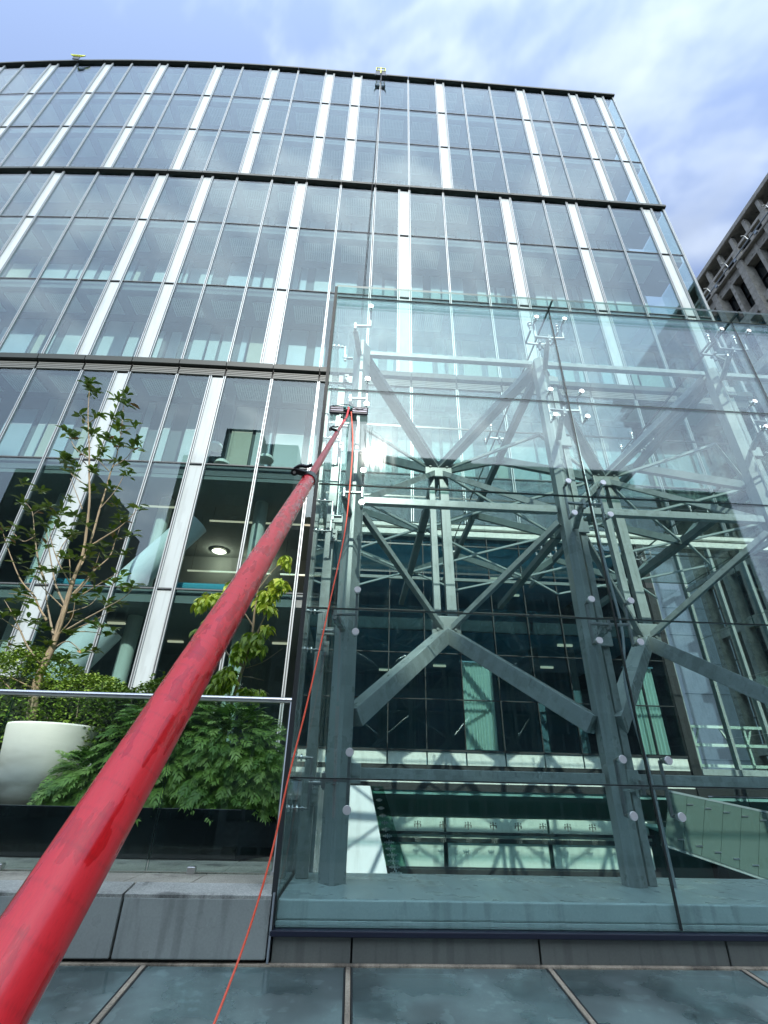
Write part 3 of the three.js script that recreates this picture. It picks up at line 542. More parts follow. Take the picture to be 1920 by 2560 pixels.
{ // glass-sided stair going down to the right
  const z = -8.1, q = [[1672, 1978], [1990, 2046], [1990, 2222], [1660, 2108]].map(([a, b]) => atZ(a, b, z)), st = thing('stair_screen', 'grey-green glass side of a stair descending rightwards in the atrium void', 'stair', [q[0].x, q[3].y, z]);
  const T = (i) => [q[i].x - q[0].x, q[i].y - q[3].y], mix = (i, j, t) => [0, 1].map((k) => T(i)[k] + (T(j)[k] - T(i)[k]) * t);
  const n = 7; for (let i = 0; i < n; i++) {
    const s = new THREE.Shape(), a = (i + 0.012) / n, b = (i + 0.988) / n; [mix(0, 1, a), mix(0, 1, b), mix(3, 2, b), mix(3, 2, a)].forEach((p, k) => k ? s.lineTo(...p) : s.moveTo(...p)); s.closePath();
    M('screen_pane', new THREE.ExtrudeGeometry(s, { depth: 0.018, bevelEnabled: false }), MT.stairGlass, st);
    if (i) { const p = mix(0, 1, i / n), r = mix(3, 2, i / n); M('screen_post', bar(V(p[0], p[1] - 0.02, -0.03), V(r[0], r[1], -0.03), 0.03, 0.03), MT.steelDark, st); M('screen_fitting', merge([bg(p[0] - 0.07, p[0] + 0.07, p[1] - 0.19, p[1] - 0.165, 0.02, 0.04), bg(r[0] - 0.07, r[0] + 0.07, r[1] + 0.165, r[1] + 0.19, 0.02, 0.04)]), MT.inox, st); }
  }
  const e = (i, j) => bar(V(...T(i), 0.0), V(...T(j), 0.0), 0.05, 0.04); M('stair_rail', e(0, 1), MT.alu, st); M('stair_stringer', bar(V(...T(3), -0.06), V(...T(2), -0.06), 0.12, 0.1), MT.steel, st);
  M('stair_soffit', bar(V(T(3)[0], T(3)[1] + 0.3, -0.5), V(T(2)[0], T(2)[1] + 0.3, -0.5), 0.7, 0.06), MT.soffit, st);
}
{ // water running down the glass from the brush
  const RW = mulberry(9), w = thing('water_runs', 'thin wavy runs of water trickling down the glass below the brush', 'water', [0, 0, 0.003]);
  for (let i = 0; i < 6; i++) { let x = -0.10 + i * 0.031 + RW() * 0.02, y = 4.98; const P = [], n = 8 + Math.floor(RW() * 12); for (let k = 0; k < n; k++) { P.push(V(x, y, 0)); x += (RW() - 0.5) * 0.012; y -= 0.028 + RW() * 0.02; } M('water_run', tube(P, 0.0022, 5), MT.waterRun, w); }
}
// white railing outside the link, and a deck for it
struct(M('link_deck', bg(8.3, 25, 2.1, 2.3, -26, -9.1), MT.concrete));
{
  const r = thing('white_railing', 'white metal guard railing seen low through the right part of the glass box', 'railing', [8.6, 2.5, ZF - 0.9]);
  const W = MT.whiteMatt;
  for (let i = 0; i < 4; i++) { const x = 0.28 + i * 1.42; M('rail_post', bg(x, x + 0.07, -0.2, 0.9, -0.03, 0.03), W, r); M('rail_post', bg(x + 0.98, x + 1.05, -0.2, 0.9, -0.03, 0.03), W, r); M('rail_brace', merge([bar(V(x + 0.05, 0.5, 0), V(x + 0.25, 0.88, 0), 0.04, 0.04), bar(V(x + 1.0, 0.5, 0), V(x + 0.8, 0.88, 0), 0.04, 0.04)]), W, r); }
  for (const y of [0.86, 0.42, -0.06]) M('rail_bar', bg(0.2, 5.7, y, y + 0.07, 0.031, 0.07), W, r);
}
// ---------------------------------------------------------------- skylight paving, cladding panels, kerb
const SK = (z) => 0.792 - 0.117 * (z - 0.03), slope = Math.atan(0.117);
{
  const sk = thing('glass_skylight', 'grimy dark glass skylight with tan putty joints along the bottom of the photo', 'skylight', [0, SK(0.03), 0.03]); sk.rotation.x = slope;
  const J = [-6.0, -4.8, -3.6, -2.38, -1.164, 0.043, 1.275, 2.50, 3.72, 4.95, 6.2];
  for (let i = 0; i < J.length - 1; i++) for (const [z0, z1] of [[0.02, 1.62], [1.66, 3.2]]) {
    const g = new RoundedBoxGeometry(J[i + 1] - J[i] - 0.05, 0.03, z1 - z0, 1, 0.004); uvBox(g, [i * 1.37, z0 * 1.1]);
    const m = M('skylight_pane', g, MT.paving, sk); m.position.set((J[i] + J[i + 1]) / 2, -0.018, (z0 + z1) / 2);
    M('pane_rim', bg(J[i] + 0.018, J[i] + 0.026, -0.03, -0.0015, z0, z1), MT.seal, sk); M('pane_rim', bg(J[i + 1] - 0.026, J[i + 1] - 0.018, -0.03, -0.0015, z0, z1), MT.seal, sk);
  }
  for (const x of J) M('putty_joint', rbox(x - 0.014, x + 0.014, -0.03, 0.002, 0.02, 3.2, 0.004), MT.putty, sk);
  M('putty_joint', rbox(-6, 6.2, -0.03, 0.006, -0.012, 0.018, 0.004), MT.putty, sk);
  M('putty_joint', rbox(-6, 6.2, -0.03, 0.001, 1.625, 1.655, 0.004), MT.putty, sk);
  M('skylight_bed', bg(-6, 6.2, -0.36, -0.30, -0.01, 3.2), MT.skyBed, sk); M('skylight_beam', rbox(-6, 6.2, -0.16, -0.09, 0.03, 0.16, 0.01), MT.concrete, sk); for (const x of J) M('skylight_rib', bg(x - 0.035, x + 0.035, -0.30, -0.036, 0.0, 3.2), MT.seal, sk);
}
struct(M('skylight_kerb', bg(-30, 14, -1, 0.6, -0.02, 0.0), MT.concrete));
{ // cladding under the glass box
  const c = thing('cladding_strip', 'low dark metal cladding panels under the sill of the glass box', 'cladding');
  const J = [-0.43, 0.06, 1.235, 2.45, 3.7, 4.9, 6.1, 7.3, 9.2];
  for (let i = 0; i < J.length - 1; i++) M('cladding_panel', rbox(J[i] + 0.006, J[i + 1] - 0.006, 0.77, 0.922, -0.03, 0.018, 0.004), MT.claddingDark, c);
  M('cladding_backing', bg(-0.43, 9.2, 0.72, 0.922, -0.1, -0.032), MT.seal, c);
}
{ // kerb of the terrace on the left: grey metal panels, a sloping metal coping and a row of stone slabs
  const k = thing('terrace_kerb', 'grey metal kerb panels with pale coping stones below the glass balustrade', 'kerb');
  const J = [-5.24, -3.95, -2.66, -1.37, -0.45];
  for (let i = 0; i < J.length - 1; i++) {
    M('kerb_panel', rbox(J[i] + 0.008, J[i + 1] - 0.008, 0.815, 1.11, -0.05, 0.05, 0.008), MT.cladding, k);
    const g = bg(J[i] + 0.008, J[i + 1] - 0.008, -0.012, 0.012, -0.19, 0); g.rotateX(0.2); g.translate(0, 1.113, 0.05); M('coping', g, MT.coping, k);
  }
  M('kerb_backing', bg(-5.6, -0.46, 0.78, 1.09, -0.2, -0.052), MT.seal, k);
  M('end_trim', bg(-0.449, -0.437, 0.8, 1.14, -0.2, 0.05), MT.alu, k);
  const T = [-5.6, -4.6, -3.7, -2.85, -2.4, -1.93, -1.48, -1.03, -0.45];
  for (let i = 0; i < T.length - 1; i++) M('stone_slab', rbox(T[i] + 0.003, T[i + 1] - 0.003, 1.09, 1.155, -0.62, -0.142, 0.005), MT.stone, k);
  for (let i = 0; i < T.length - 1; i++) M('stone_slab', rbox(T[i] + 0.1, Math.min(T[i + 1] + 0.097, -0.47), 1.09, 1.158, -1.38, -0.66, 0.005), MT.stone, k);
}
// ---------------------------------------------------------------- glass balustrade
{
  const zb = -0.6, yt = 2.385, xr = -0.545;
  const b = thing('glass_balustrade', 'glass balustrade with a polished steel handrail in front of the planting', 'balustrade', [0, 0, zb]);
  M('handrail', merge([cyl(V(-6, yt, 0), V(xr + 0.018, yt, 0), 0.024, 0.024, 20), new THREE.SphereGeometry(0.024, 16, 12).translate(xr + 0.018, yt, 0)]), MT.inox, b);
  M('end_post', cyl(V(xr + 0.018, yt, 0), V(xr + 0.018, 1.15, 0), 0.021, 0.021, 18), MT.inox, b);
  M('post_foot', cyl(V(xr + 0.018, 1.155, 0), V(xr + 0.018, 1.18, 0), 0.035, 0.035, 18), MT.inox, b);
  const J = [-6, -4.3, -2.86, -1.47, xr];
  const bm = [MT.edge, MT.edge, MT.edge, MT.edge, MT.roofPane, MT.roofPane];
  for (let i = 0; i < 4; i++) { const m = M('glass_panel', boxGeo(J[i + 1] - J[i] - 0.016, yt - 0.03 - 1.17, 0.017), bm, b); m.position.set((J[i] + J[i + 1]) / 2, (yt - 0.03 + 1.17) / 2, 0); M('glass_clamp', rbox(J[i] + 0.3, J[i] + 0.36, 1.155, 1.2, -0.03, 0.03, 0.006), MT.inox, b); }
}
// ---------------------------------------------------------------- planter and pot
const PZ = -1.42;
{
  const p = thing('planter_box', 'long black stone planter trough behind the glass balustrade', 'planter', [0, 0, PZ]);
  for (const [a, b] of [[-7, -5.2], [-5.2, -3.4], [-3.4, -0.98]]) M('front_panel', rbox(a + 0.003, b - 0.003, 1.158, 1.545, -0.05, 0, 0.006), MT.planter, p);
  M('end_panel', (() => { const g = bg(0, 0.95, 1.158, 1.545, -0.05, 0); g.rotateY(0.9); g.translate(-0.98, 0, 0); return g; })(), MT.planter, p);
  M('soil', bg(-7, -0.95, 1.2, 1.47, -2.6, -0.06), MT.soil, p);
  M('back_panel', bg(-7, -0.5, 1.158, 1.6, -2.66, -2.6), MT.planter, p);
  struct(M('terrace_paving', bg(-30, -0.47, 1.0, 1.075, -8.7, -0.64), MT.stone));
}
{
  const c = atZ(137, 1828, -2.2), t = thing('plant_pot', 'big round off-white plant pot with a dirty foot at the left end of the planter', 'plant pot', [c.x, 1.46, c.z]);
  const pr = [[0.0, 0], [0.375, 0], [0.39, 0.03], [0.435, 0.35], [0.50, 0.80], [0.495, 0.82], [0.465, 0.82], [0.43, 0.79], [0.41, 0.70], [0, 0.70]].map(([a, b]) => new THREE.Vector2(a, b));
  const g = new THREE.LatheGeometry(pr, 48); const uv = g.attributes.uv; for (let i = 0; i < uv.count; i++) uv.setXY(i, uv.getX(i), Math.min(0.98, Math.max(0.02, g.attributes.position.getY(i) / 0.83)));
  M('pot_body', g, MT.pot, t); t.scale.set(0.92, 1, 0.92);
  const so = new THREE.CircleGeometry(0.42, 24); so.rotateX(-Math.PI / 2); so.translate(0, 0.72, 0); M('pot_soil', so, MT.soil, t);
}
// ---------------------------------------------------------------- plants
const leafMat = (r, g, b, t = 0.35) => PH({ color: C(r, g, b), roughness: 0.42, transmission: t, thickness: 0, ior: 1.4, specularIntensity: 0.8 });
const solidLeaf = (r, g, b) => S({ color: C(r, g, b), roughness: 0.38, side: THREE.DoubleSide });
function leafGeo(L, w, fold = 0.22, droop = 0.25, seg = 5, tip = 1) {           // an elliptic leaf along +z, folded at the midrib, bent down
  const P = [], I = [], N = seg;
  for (let i = 0; i <= N; i++) {
    const t = i / N, ww = w * Math.pow(Math.sin(Math.PI * Math.min(0.999, Math.max(0.02, Math.pow(t, tip)))), 0.85) * 0.5, z = L * t, y = -droop * L * t * t;
    P.push(-ww, y + fold * ww, z, 0, y, z, ww, y + fold * ww, z);
    if (i) { const a = 3 * (i - 1), b = 3 * i; I.push(a, b, a + 1, a + 1, b, b + 1, a + 1, b + 1, a + 2, a + 2, b + 1, b + 2); }
  }
  const g = new THREE.BufferGeometry(); g.setAttribute('position', new THREE.Float32BufferAttribute(P, 3)); g.setIndex(I); g.computeVertexNormals(); return g;
}
const _m = new THREE.Matrix4(), _q = new THREE.Quaternion();
function orient(dir, upHint, rollA, pos, s) {
  const z = dir.clone().normalize(); let x = upHint.clone().cross(z); if (x.length() < 1e-3) x = V(1, 0, 0); x.normalize(); const y = z.clone().cross(x);
  const m = new THREE.Matrix4().makeBasis(x, y, z); m.multiply(new THREE.Matrix4().makeRotationZ(rollA)); m.scale(V(s, s, s)); m.setPosition(pos); return m;
}
// leaves: the first `limit` as parts, the rest joined into one part
function leaves(parent, list, geos, mats, limit, name = 'leaf') {
  const rest = new Map();
  list.forEach(({ m, mat, geo }, i) => {
    if (i < limit) { const o = M(name, geos[geo], mats[mat], parent); o.matrix.copy(m); m.decompose(o.position, o.quaternion, o.scale); }
    else { const k = mat; if (!rest.has(k)) rest.set(k, []); rest.get(k).push(geos[geo].clone().applyMatrix4(m)); }
  });
  for (const [k, l] of rest) stuff(M(name + '_mass', mergeGeometries(l), mats[k], parent));
}
function limb(P, ra, rb) {
  const c = new THREE.CatmullRomCurve3(P), n = Math.max(6, P.length * 4), g = new THREE.TubeGeometry(c, n, 1, 7, false), p = g.attributes.position;
  for (let i = 0; i <= n; i++) { const t = i / n, r = (ra + (rb - ra) * t) * (1 + 0.10 * Math.sin(i * 2.3)), ce = c.getPointAt(t); for (let j = 0; j <= 7; j++) { const k = i * 8 + j; p.setXYZ(k, ce.x + (p.getX(k) - ce.x) * r, ce.y + (p.getY(k) - ce.y) * r, ce.z + (p.getZ(k) - ce.z) * r); } }
  g.computeVertexNormals(); return g;
}
{ // the tall, thinly leaved tree
  const RT = mulberry(401), zt = -2.3, q = (a, b, dz = 0) => atZ(a * 0.2712, 1180 + b * 0.2712, zt + dz), u = (a, b, dz = 0) => atZ(60 + a * 0.208, 940 + b * 0.208, zt + dz);
  const base = atZ(78, 1800, zt), tr = thing('tall_tree', 'tall slender tree with pale bare stems and sparse whorled dark green leaves', 'tree', [base.x, base.y - 0.45, base.z]);
  const off = V(-tr.position.x, -tr.position.y, -tr.position.z), G = (g) => g.translate(off.x, off.y, off.z);
  const T = (name, P, a, b) => M(name, G(limb(P, a, b)), MT.bark, tr);
  T('trunk', [V(base.x - 0.02, base.y - 0.45, zt), base, q(330, 1990), q(400, 1790, 0.03), q(480, 1620), q(525, 1480, -0.03), q(600, 1250, 0), q(650, 1080), q(700, 930)], 0.060, 0.024);
  T('limb', [q(700, 930), q(760, 770, 0.05), q(800, 520, 0.08), q(825, 250, 0.1), q(822, 0, 0.1), u(785, 900, 0.1), u(778, 700, 0.12), u(770, 450, 0.1), u(785, 180, 0.1)], 0.019, 0.005);
  T('limb', [q(700, 930), q(780, 790, -0.08), q(860, 560, -0.1), q(920, 340, -0.15), q(980, 150, -0.15), q(1020, 0, -0.15), u(1080, 1060, -0.15), u(1120, 930, -0.15), u(1165, 700, -0.15), u(1195, 380, -0.1), u(1215, 280, -0.1)], 0.018, 0.004);
  const br = [
    [[490, 1500], [460, 1350], [430, 1180], [420, 1040], [410, 960]], [[430, 1370], [350, 1230], [320, 1150], [200, 1010], [100, 780], [30, 570]], [[580, 1250], [390, 1060], [350, 1010]],
    [[600, 1230], [520, 1060], [480, 880], [430, 580], [410, 480]], [[650, 1040], [520, 790], [470, 620], [450, 480]], [[650, 1030], [640, 800], [620, 640]], [[350, 1740], [250, 1600], [190, 1470], [110, 1300], [40, 1180]],
    [[300, 1990], [70, 1880]], [[100, 2000], [0, 1900]], [[410, 1000], [360, 850], [320, 600], [290, 350], [230, 280]], [[670, 1130], [880, 900], [1010, 780], [1060, 640], [1110, 500]], [[760, 1130], [920, 1030], [1090, 930]],
    [[610, 1460], [780, 1360], [1000, 1240], [1150, 1150], [1240, 1060]], [[650, 1460], [850, 1380], [1000, 1290]], [[660, 1160], [800, 1010], [880, 860], [920, 740]], [[620, 1300], [820, 1230], [900, 1150]], [[840, 680], [980, 590], [1090, 520], [1200, 420], [1270, 340]],
    [[330, 1160], [200, 1130], [80, 1120]], [[200, 1470], [120, 1420], [20, 1350]], [[540, 1500], [660, 1350], [690, 1200]], [[560, 1480], [760, 1470], [980, 1490]], [[470, 1640], [620, 1560], [760, 1650], [860, 1640]], [[400, 1790], [300, 1700], [240, 1690]], [[520, 790], [600, 640], [680, 570]], [[300, 400], [360, 350]], [[320, 600], [220, 640], [120, 560]],
  ];
  br.forEach((b, i) => M('branch', G(limb(b.map(([x, y], j) => q(x, y, (j / b.length) * (((i * 7) % 5) - 2) * 0.16)), b.length > 4 ? 0.015 : 0.009, 0.003)), i % 3 ? MT.bark : MT.twig, tr));
  const bu = [[[910, 1600], [1110, 1360], [1220, 1150]], [[1090, 1080], [1200, 1010], [1300, 900]], [[1020, 1140], [890, 1010]], [[1180, 690], [1300, 610]], [[1160, 690], [1100, 500]], [[790, 1000], [640, 890], [530, 690]], [[780, 580], [680, 500]], [[790, 560], [890, 490]], [[770, 1330], [580, 1190], [560, 1120]], [[700, 1600], [560, 1230]], [[1130, 900], [1050, 760]], [[1140, 860], [1230, 830]], [[790, 1100], [830, 1130]], [[960, 1450], [1000, 1340]]];
  bu.forEach((b) => M('branch', G(limb(b.map(([x, y], j) => u(x, y, j * rr(-0.1, 0.1))), 0.008, 0.003)), MT.twig, tr));
  const cl = [[230, 110], [370, 180], [210, 280], [270, 370], [360, 340], [440, 330], [640, 260], [570, 350], [690, 390], [1060, 310], [1270, 335], [1130, 400], [1110, 460], [520, 390], [400, 480], [530, 450], [540, 500], [140, 530], [30, 530], [300, 600], [600, 590], [680, 570], [750, 450], [800, 500], [1000, 540], [1210, 580], [1080, 610], [110, 640], [400, 680], [860, 700], [970, 690], [190, 830], [300, 750], [600, 790], [680, 800], [800, 780], [880, 880], [980, 770], [1150, 750], [410, 920], [270, 940], [540, 920], [830, 970], [1100, 950], [1060, 1030], [200, 1120], [350, 1010], [1140, 1080], [1240, 1050], [730, 1150], [880, 1110], [160, 1190], [270, 1220], [710, 1210], [990, 1220], [1120, 1230], [1010, 1270], [150, 1320], [670, 1340], [270, 1380], [330, 1400], [900, 1420], [860, 1400], [390, 1460], [980, 1490], [1030, 1450], [640, 1500], [30, 1340], [80, 1590], [330, 1660], [250, 1620], [450, 1570], [620, 1680], [740, 1680], [860, 1650], [240, 1700], [160, 1640], [600, 1730]].map(([a, b]) => q(a, b, (RT() - 0.5) * 0.5));
  const cu = [[770, 120], [800, 90], [840, 210], [1110, 290], [1220, 230], [1250, 340], [680, 480], [870, 490], [520, 660], [600, 740], [800, 650], [860, 700], [1060, 490], [1200, 560], [1310, 590], [1140, 640], [1030, 740], [1080, 800], [1160, 830], [1310, 850], [1370, 790], [1340, 880], [690, 900], [480, 980], [520, 1010], [850, 970], [930, 880], [1110, 1020], [800, 1110], [620, 1100], [570, 1150], [1210, 1100], [1260, 1190], [840, 1150], [1000, 1330], [800, 1370], [1060, 1360], [470, 1000]].map(([a, b]) => u(a, b, (RT() - 0.5) * 0.25));
  const geos = [leafGeo(0.135, 0.052, 0.25, 0.2), leafGeo(0.11, 0.05, 0.3, 0.05), leafGeo(0.15, 0.058, 0.2, 0.4)];
  const mats = [leafMat(0.12, 0.21, 0.03, 0.5), leafMat(0.16, 0.26, 0.035, 0.5), leafMat(0.085, 0.16, 0.028, 0.5), leafMat(0.22, 0.29, 0.04, 0.5), S({ color: C(0.3, 0.17, 0.08), roughness: 0.8, side: THREE.DoubleSide })];
  const list = [];
  [...cu, ...cl].forEach((p) => {
    const n = 8 + Math.floor(RT() * 6), ax = V(RT() - 0.5, 0.9, RT() - 0.2).normalize(), ph = RT() * 6;
    for (let i = 0; i < n; i++) {
      const a = ph + i / n * 6.283 + (RT() - 0.5) * 0.5, e = 0.15 + RT() * 0.75, t = V(Math.cos(a), 0, Math.sin(a)).addScaledVector(ax, e);
      const dead = RT() < 0.025;
      list.push({ m: orient(t, V(0, 1, 0), (RT() - 0.5) * 0.8, p.clone().add(off).addScaledVector(V(RT() - .5, RT() - .5, RT() - .5), 0.09), 0.7 + RT() * 0.5), mat: dead ? 4 : Math.floor(RT() * 3.35), geo: Math.floor(RT() * 3) });
    }
  });
  leaves(tr, list, geos, mats, 300);
}
{ // the small yellow-green tree
  const RT = mulberry(402), zt = -2.2, q = (a, b, dz = 0) => atZ(440 + a * 0.205, 1330 + b * 0.205, zt + dz);
  const base = q(640, 2250), tr = thing('small_tree', 'small tree with drooping yellow-green leaves beside the glass box, crossed by the red pole', 'tree', [base.x, 1.46, base.z]);
  const off = tr.position.clone().negate(), G = (g) => g.translate(off.x, off.y, off.z);
  M('trunk', G(limb([V(base.x, 1.46, zt), q(650, 2190), q(740, 1900), q(820, 1650), q(870, 1530), q(900, 1400), q(935, 1200), q(960, 950), q(1000, 700), q(1040, 300)], 0.032, 0.006)), MT.bark, tr);
  for (const [b, r] of [[[[830, 1640], [640, 1500], [430, 1080], [430, 900]], 0.014], [[[880, 1500], [1050, 1100], [1180, 850], [1260, 700]], 0.012], [[[940, 1150], [780, 900], [680, 720]], 0.011], [[[800, 1750], [640, 1700], [560, 1820]], 0.01], [[[850, 1660], [1050, 1590], [1300, 1420]], 0.005], [[[820, 1760], [950, 1780], [1070, 1810]], 0.005], [[[760, 1880], [900, 1940]], 0.006], [[[640, 1300], [350, 1250], [260, 1210]], 0.006], [[[1000, 700], [1200, 450], [1340, 330]], 0.007], [[[700, 850], [500, 780], [380, 800]], 0.008]]) M('branch', G(limb(b.map(([x, y], j) => q(x, y, (j - 1) * (RT() - 0.5) * 0.2)), r, r * 0.35)), MT.twig, tr);
  const blobs = [[1250, 640, 110, 80, 46], [1150, 760, 110, 60, 34], [1080, 850, 110, 80, 40], [1160, 930, 60, 40, 12], [1040, 190, 60, 70, 22], [1350, 340, 60, 60, 22], [700, 650, 100, 60, 30], [420, 800, 150, 60, 44], [540, 790, 120, 60, 36], [300, 870, 80, 40, 18], [430, 1080, 50, 40, 12], [270, 1220, 50, 40, 14], [950, 1290, 130, 80, 46], [860, 1380, 150, 80, 50], [1020, 1400, 80, 60, 26], [780, 1500, 100, 60, 36], [600, 1780, 130, 110, 60], [640, 1690, 100, 60, 26], [500, 1890, 80, 70, 28], [860, 1940, 60, 50, 18], [980, 1960, 110, 50, 30], [1110, 1170, 70, 50, 18], [900, 480, 70, 40, 14]];
  const geos = [leafGeo(0.105, 0.044, 0.3, 0.5), leafGeo(0.09, 0.04, 0.25, 0.3), leafGeo(0.115, 0.046, 0.2, 0.6)], mats = [leafMat(0.38, 0.50, 0.05, 0.45), leafMat(0.30, 0.43, 0.04, 0.45), leafMat(0.48, 0.54, 0.08, 0.45), leafMat(0.20, 0.32, 0.04, 0.45)], list = [];
  for (const [x, y, w, h, n] of blobs) for (let i = 0; i < n * 2.3; i++) {
    const a = RT() * 6.283, r = Math.sqrt(RT()), p = q(x + w * r * Math.cos(a), y + h * r * Math.sin(a), (RT() - 0.5) * 0.35), b = RT() * 6.283;
    list.push({ m: orient(V(Math.cos(b), -0.15 - RT() * 0.9, Math.sin(b)), V(0, 1, 0), (RT() - 0.5) * 1.2, p.add(off), 0.75 + RT() * 0.5), mat: y > 1200 ? [1, 3, 0, 1][Math.floor(RT() * 4)] : [0, 0, 2, 1][Math.floor(RT() * 4)], geo: Math.floor(RT() * 3) });
  }
  list.sort((a, b) => 0); leaves(tr, list, geos, mats, 300);
}
{ // clipped hedge of small leaves
  const RT = mulberry(403), n = 21000, g = leafGeo(0.042, 0.024, 0.25, 0.2, 3), hs = thing('hedge', 'dense clipped hedge of small bright green leaves along the back of the planter', 'hedge', [-3.6, 1.46, -2.75]);
  const mats = [leafMat(0.19, 0.31, 0.04, 0.35), leafMat(0.12, 0.22, 0.03, 0.35), leafMat(0.28, 0.39, 0.06, 0.35)];
  const top = (x, z) => { const e = (x + 1.95) / -2.4; return 2.72 + 0.4 * Math.min(1, Math.max(0, e)) + 0.10 * Math.sin(x * 3.1 + z * 2) + 0.06 * Math.sin(x * 7.7) - 0.28 * Math.pow(Math.abs(z + 2.65) / 0.6, 3); };
  const inst = mats.map((m, k) => { const o = new THREE.InstancedMesh(g, m, n / 3); o.name = numbered('hedge_leaves'); stuff(o); hs.add(o); return o; });
  for (let i = 0; i < n; i++) {
    let x, z, y; x = -6.6 + RT() * 5.0; z = -3.25 + RT() * 1.15; const t = top(x, z);
    if (RT() < 0.55) y = t - 0.14 * RT() * RT(); else { y = 1.7 + RT() * (t - 1.7); z = -2.08 - 0.16 * RT() * RT() + 0.1 * Math.sin(x * 5 + y * 4); if (x > -1.95) z -= 0.2; }
    if (y < 2.1 && RT() < 0.45) y += 0.5;
    const a = RT() * 6.283; const m = orient(V(Math.cos(a), 0.2 + RT() * 0.9, Math.sin(a) + 0.4), V(0, 1, 0), (RT() - 0.5) * 1.5, V(x + 3.6, y - 1.46, z + 2.75), 0.7 + RT() * 0.7);
    inst[i % 3].setMatrixAt(Math.floor(i / 3), m);
  }
  const tw = []; for (let i = 0; i < 90; i++) { const x = -6.3 + RT() * 4.4, z = -2.75 + RT() * 0.7; tw.push(cyl(V(x + 3.6, 0, z + 2.75), V(x + 3.6 + (RT() - 0.5) * 0.7, 0.7 + RT() * 0.55, z + 2.75 + (RT() - 0.5) * 0.3), 0.009, 0.004, 5)); }
  stuff(M('hedge_stems', merge(tw), MT.twig, hs));
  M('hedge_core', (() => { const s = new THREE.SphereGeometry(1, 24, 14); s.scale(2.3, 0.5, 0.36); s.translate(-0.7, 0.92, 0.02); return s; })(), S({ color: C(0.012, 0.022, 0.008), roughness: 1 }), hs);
}
{ // leafy shrub with deeply lobed leaves
  const RT = mulberry(404);
  function lobed(L, W, n, droop) {                                             // pinnate lobes along a bent midrib
    const P = [], I = [];
    const rib = (t) => V(0, -droop * L * t * t + 0.05 * L * t, L * t);
    for (let i = 0; i <= n; i++) { const c = rib(i / n); P.push(c.x, c.y, c.z); }
    for (const s of [-1, 1]) for (let i = 0; i < n; i++) {
      const t0 = i / n, t1 = (i + 0.5) / n, tm = (t0 + t1) / 2, w = W * Math.pow(Math.sin(Math.PI * Math.min(0.97, 0.12 + tm * 0.85)), 0.7), c0 = rib(t0), c1 = rib(Math.min(1, t1)), k = P.length / 3;
      const e0 = rib(tm + 0.06), e1 = rib(Math.min(1.02, tm + 0.30)), e2 = rib(Math.min(1.0, tm + 0.22));
      P.push(c0.x, c0.y, c0.z, s * w * 0.55, e0.y + 0.02 * L, e0.z, s * w, e1.y - 0.01 * L, e1.z, s * w * 0.5, e2.y + 0.012 * L, e2.z + 0.005, c1.x, c1.y, c1.z);
      const f = s > 0 ? [[0, 1, 4], [1, 3, 4], [1, 2, 3]] : [[0, 4, 1], [1, 4, 3], [1, 3, 2]]; f.forEach((q) => I.push(...q.map((v) => v + k)));
    }
    const k = P.length / 3, e = rib(0.92), tip = rib(1.12); P.push(-W * 0.22, e.y, e.z, W * 0.22, e.y, e.z, 0, tip.y, tip.z); I.push(k, k + 2, k + 1);
    const g = new THREE.BufferGeometry(); g.setAttribute('position', new THREE.Float32BufferAttribute(P, 3)); g.setIndex(I); g.computeVertexNormals(); return g;
  }
  const geos = [lobed(0.155, 0.054, 5, 0.4), lobed(0.12, 0.046, 5, 0.6), lobed(0.17, 0.058, 6, 0.7)], mats = [leafMat(0.22, 0.37, 0.065, 0.25), leafMat(0.27, 0.44, 0.08, 0.25), leafMat(0.14, 0.27, 0.05, 0.25), leafMat(0.36, 0.52, 0.13, 0.25)];
  const sh = thing('lobed_leaf_shrub', 'big spreading shrub of deeply lobed green leaves spilling over the planter', 'shrub', [-1.75, 1.47, -1.95]);
  // mounds: centre, radii
  const mounds = [[-1.98, 1.82, -1.96, 0.66, 0.70, 0.44, 900], [-1.30, 1.86, -1.96, 0.54, 0.66, 0.44, 860], [-2.58, 1.68, -1.86, 0.36, 0.34, 0.28, 260], [-0.98, 1.76, -1.86, 0.28, 0.5, 0.3, 280]], list = [];
  for (const [cx, cy, cz, rx, ry, rz, n] of mounds) for (let i = 0; i < n; i++) {
    const a = RT() * 6.283, e = Math.asin(-0.5 + 1.5 * RT()), d = V(Math.cos(a) * Math.cos(e), Math.sin(e), Math.abs(Math.sin(a)) * Math.cos(e) * (RT() < 0.85 ? 1 : -1)), r = 0.62 + 0.40 * RT();
    const p = V(cx + d.x * rx * r, Math.max(1.60, cy + d.y * ry * r), cz + d.z * rz * r);
    list.push({ m: orient(V(d.x + (RT() - 0.5) * 0.9, d.y * 0.3 - 0.35 * RT() + (d.y > 0.6 ? 0.5 : 0), d.z * 0.9 + 0.3), V(0, 1, 0.35), (RT() - 0.5) * 0.8, p.sub(sh.position), 0.75 + RT() * 0.5), mat: Math.floor(RT() * 3.5), geo: Math.floor(RT() * 3), k: p.z });
  }
  list.sort((a, b) => b.k - a.k); leaves(sh, list, geos, mats, 300);
  const st = []; for (let i = 0; i < 60; i++) { const a = RT() * 6.283, r = RT(); st.push(cyl(V(-0.05 + (RT() - 0.5) * 1.2, 0, (RT() - 0.5) * 0.3), V(-0.05 + Math.cos(a) * 0.9 * r, 0.3 + RT() * 0.6, Math.sin(a) * 0.3), 0.008, 0.005, 5)); }
  stuff(M('shrub_stems', merge(st), MT.twig, sh));
  const core = new THREE.SphereGeometry(1, 20, 12); core.scale(1.0, 0.42, 0.26); core.translate(0, 0.3, -0.05); M('shrub_core', core, S({ color: C(0.008, 0.016, 0.007), roughness: 1 }), sh);
}
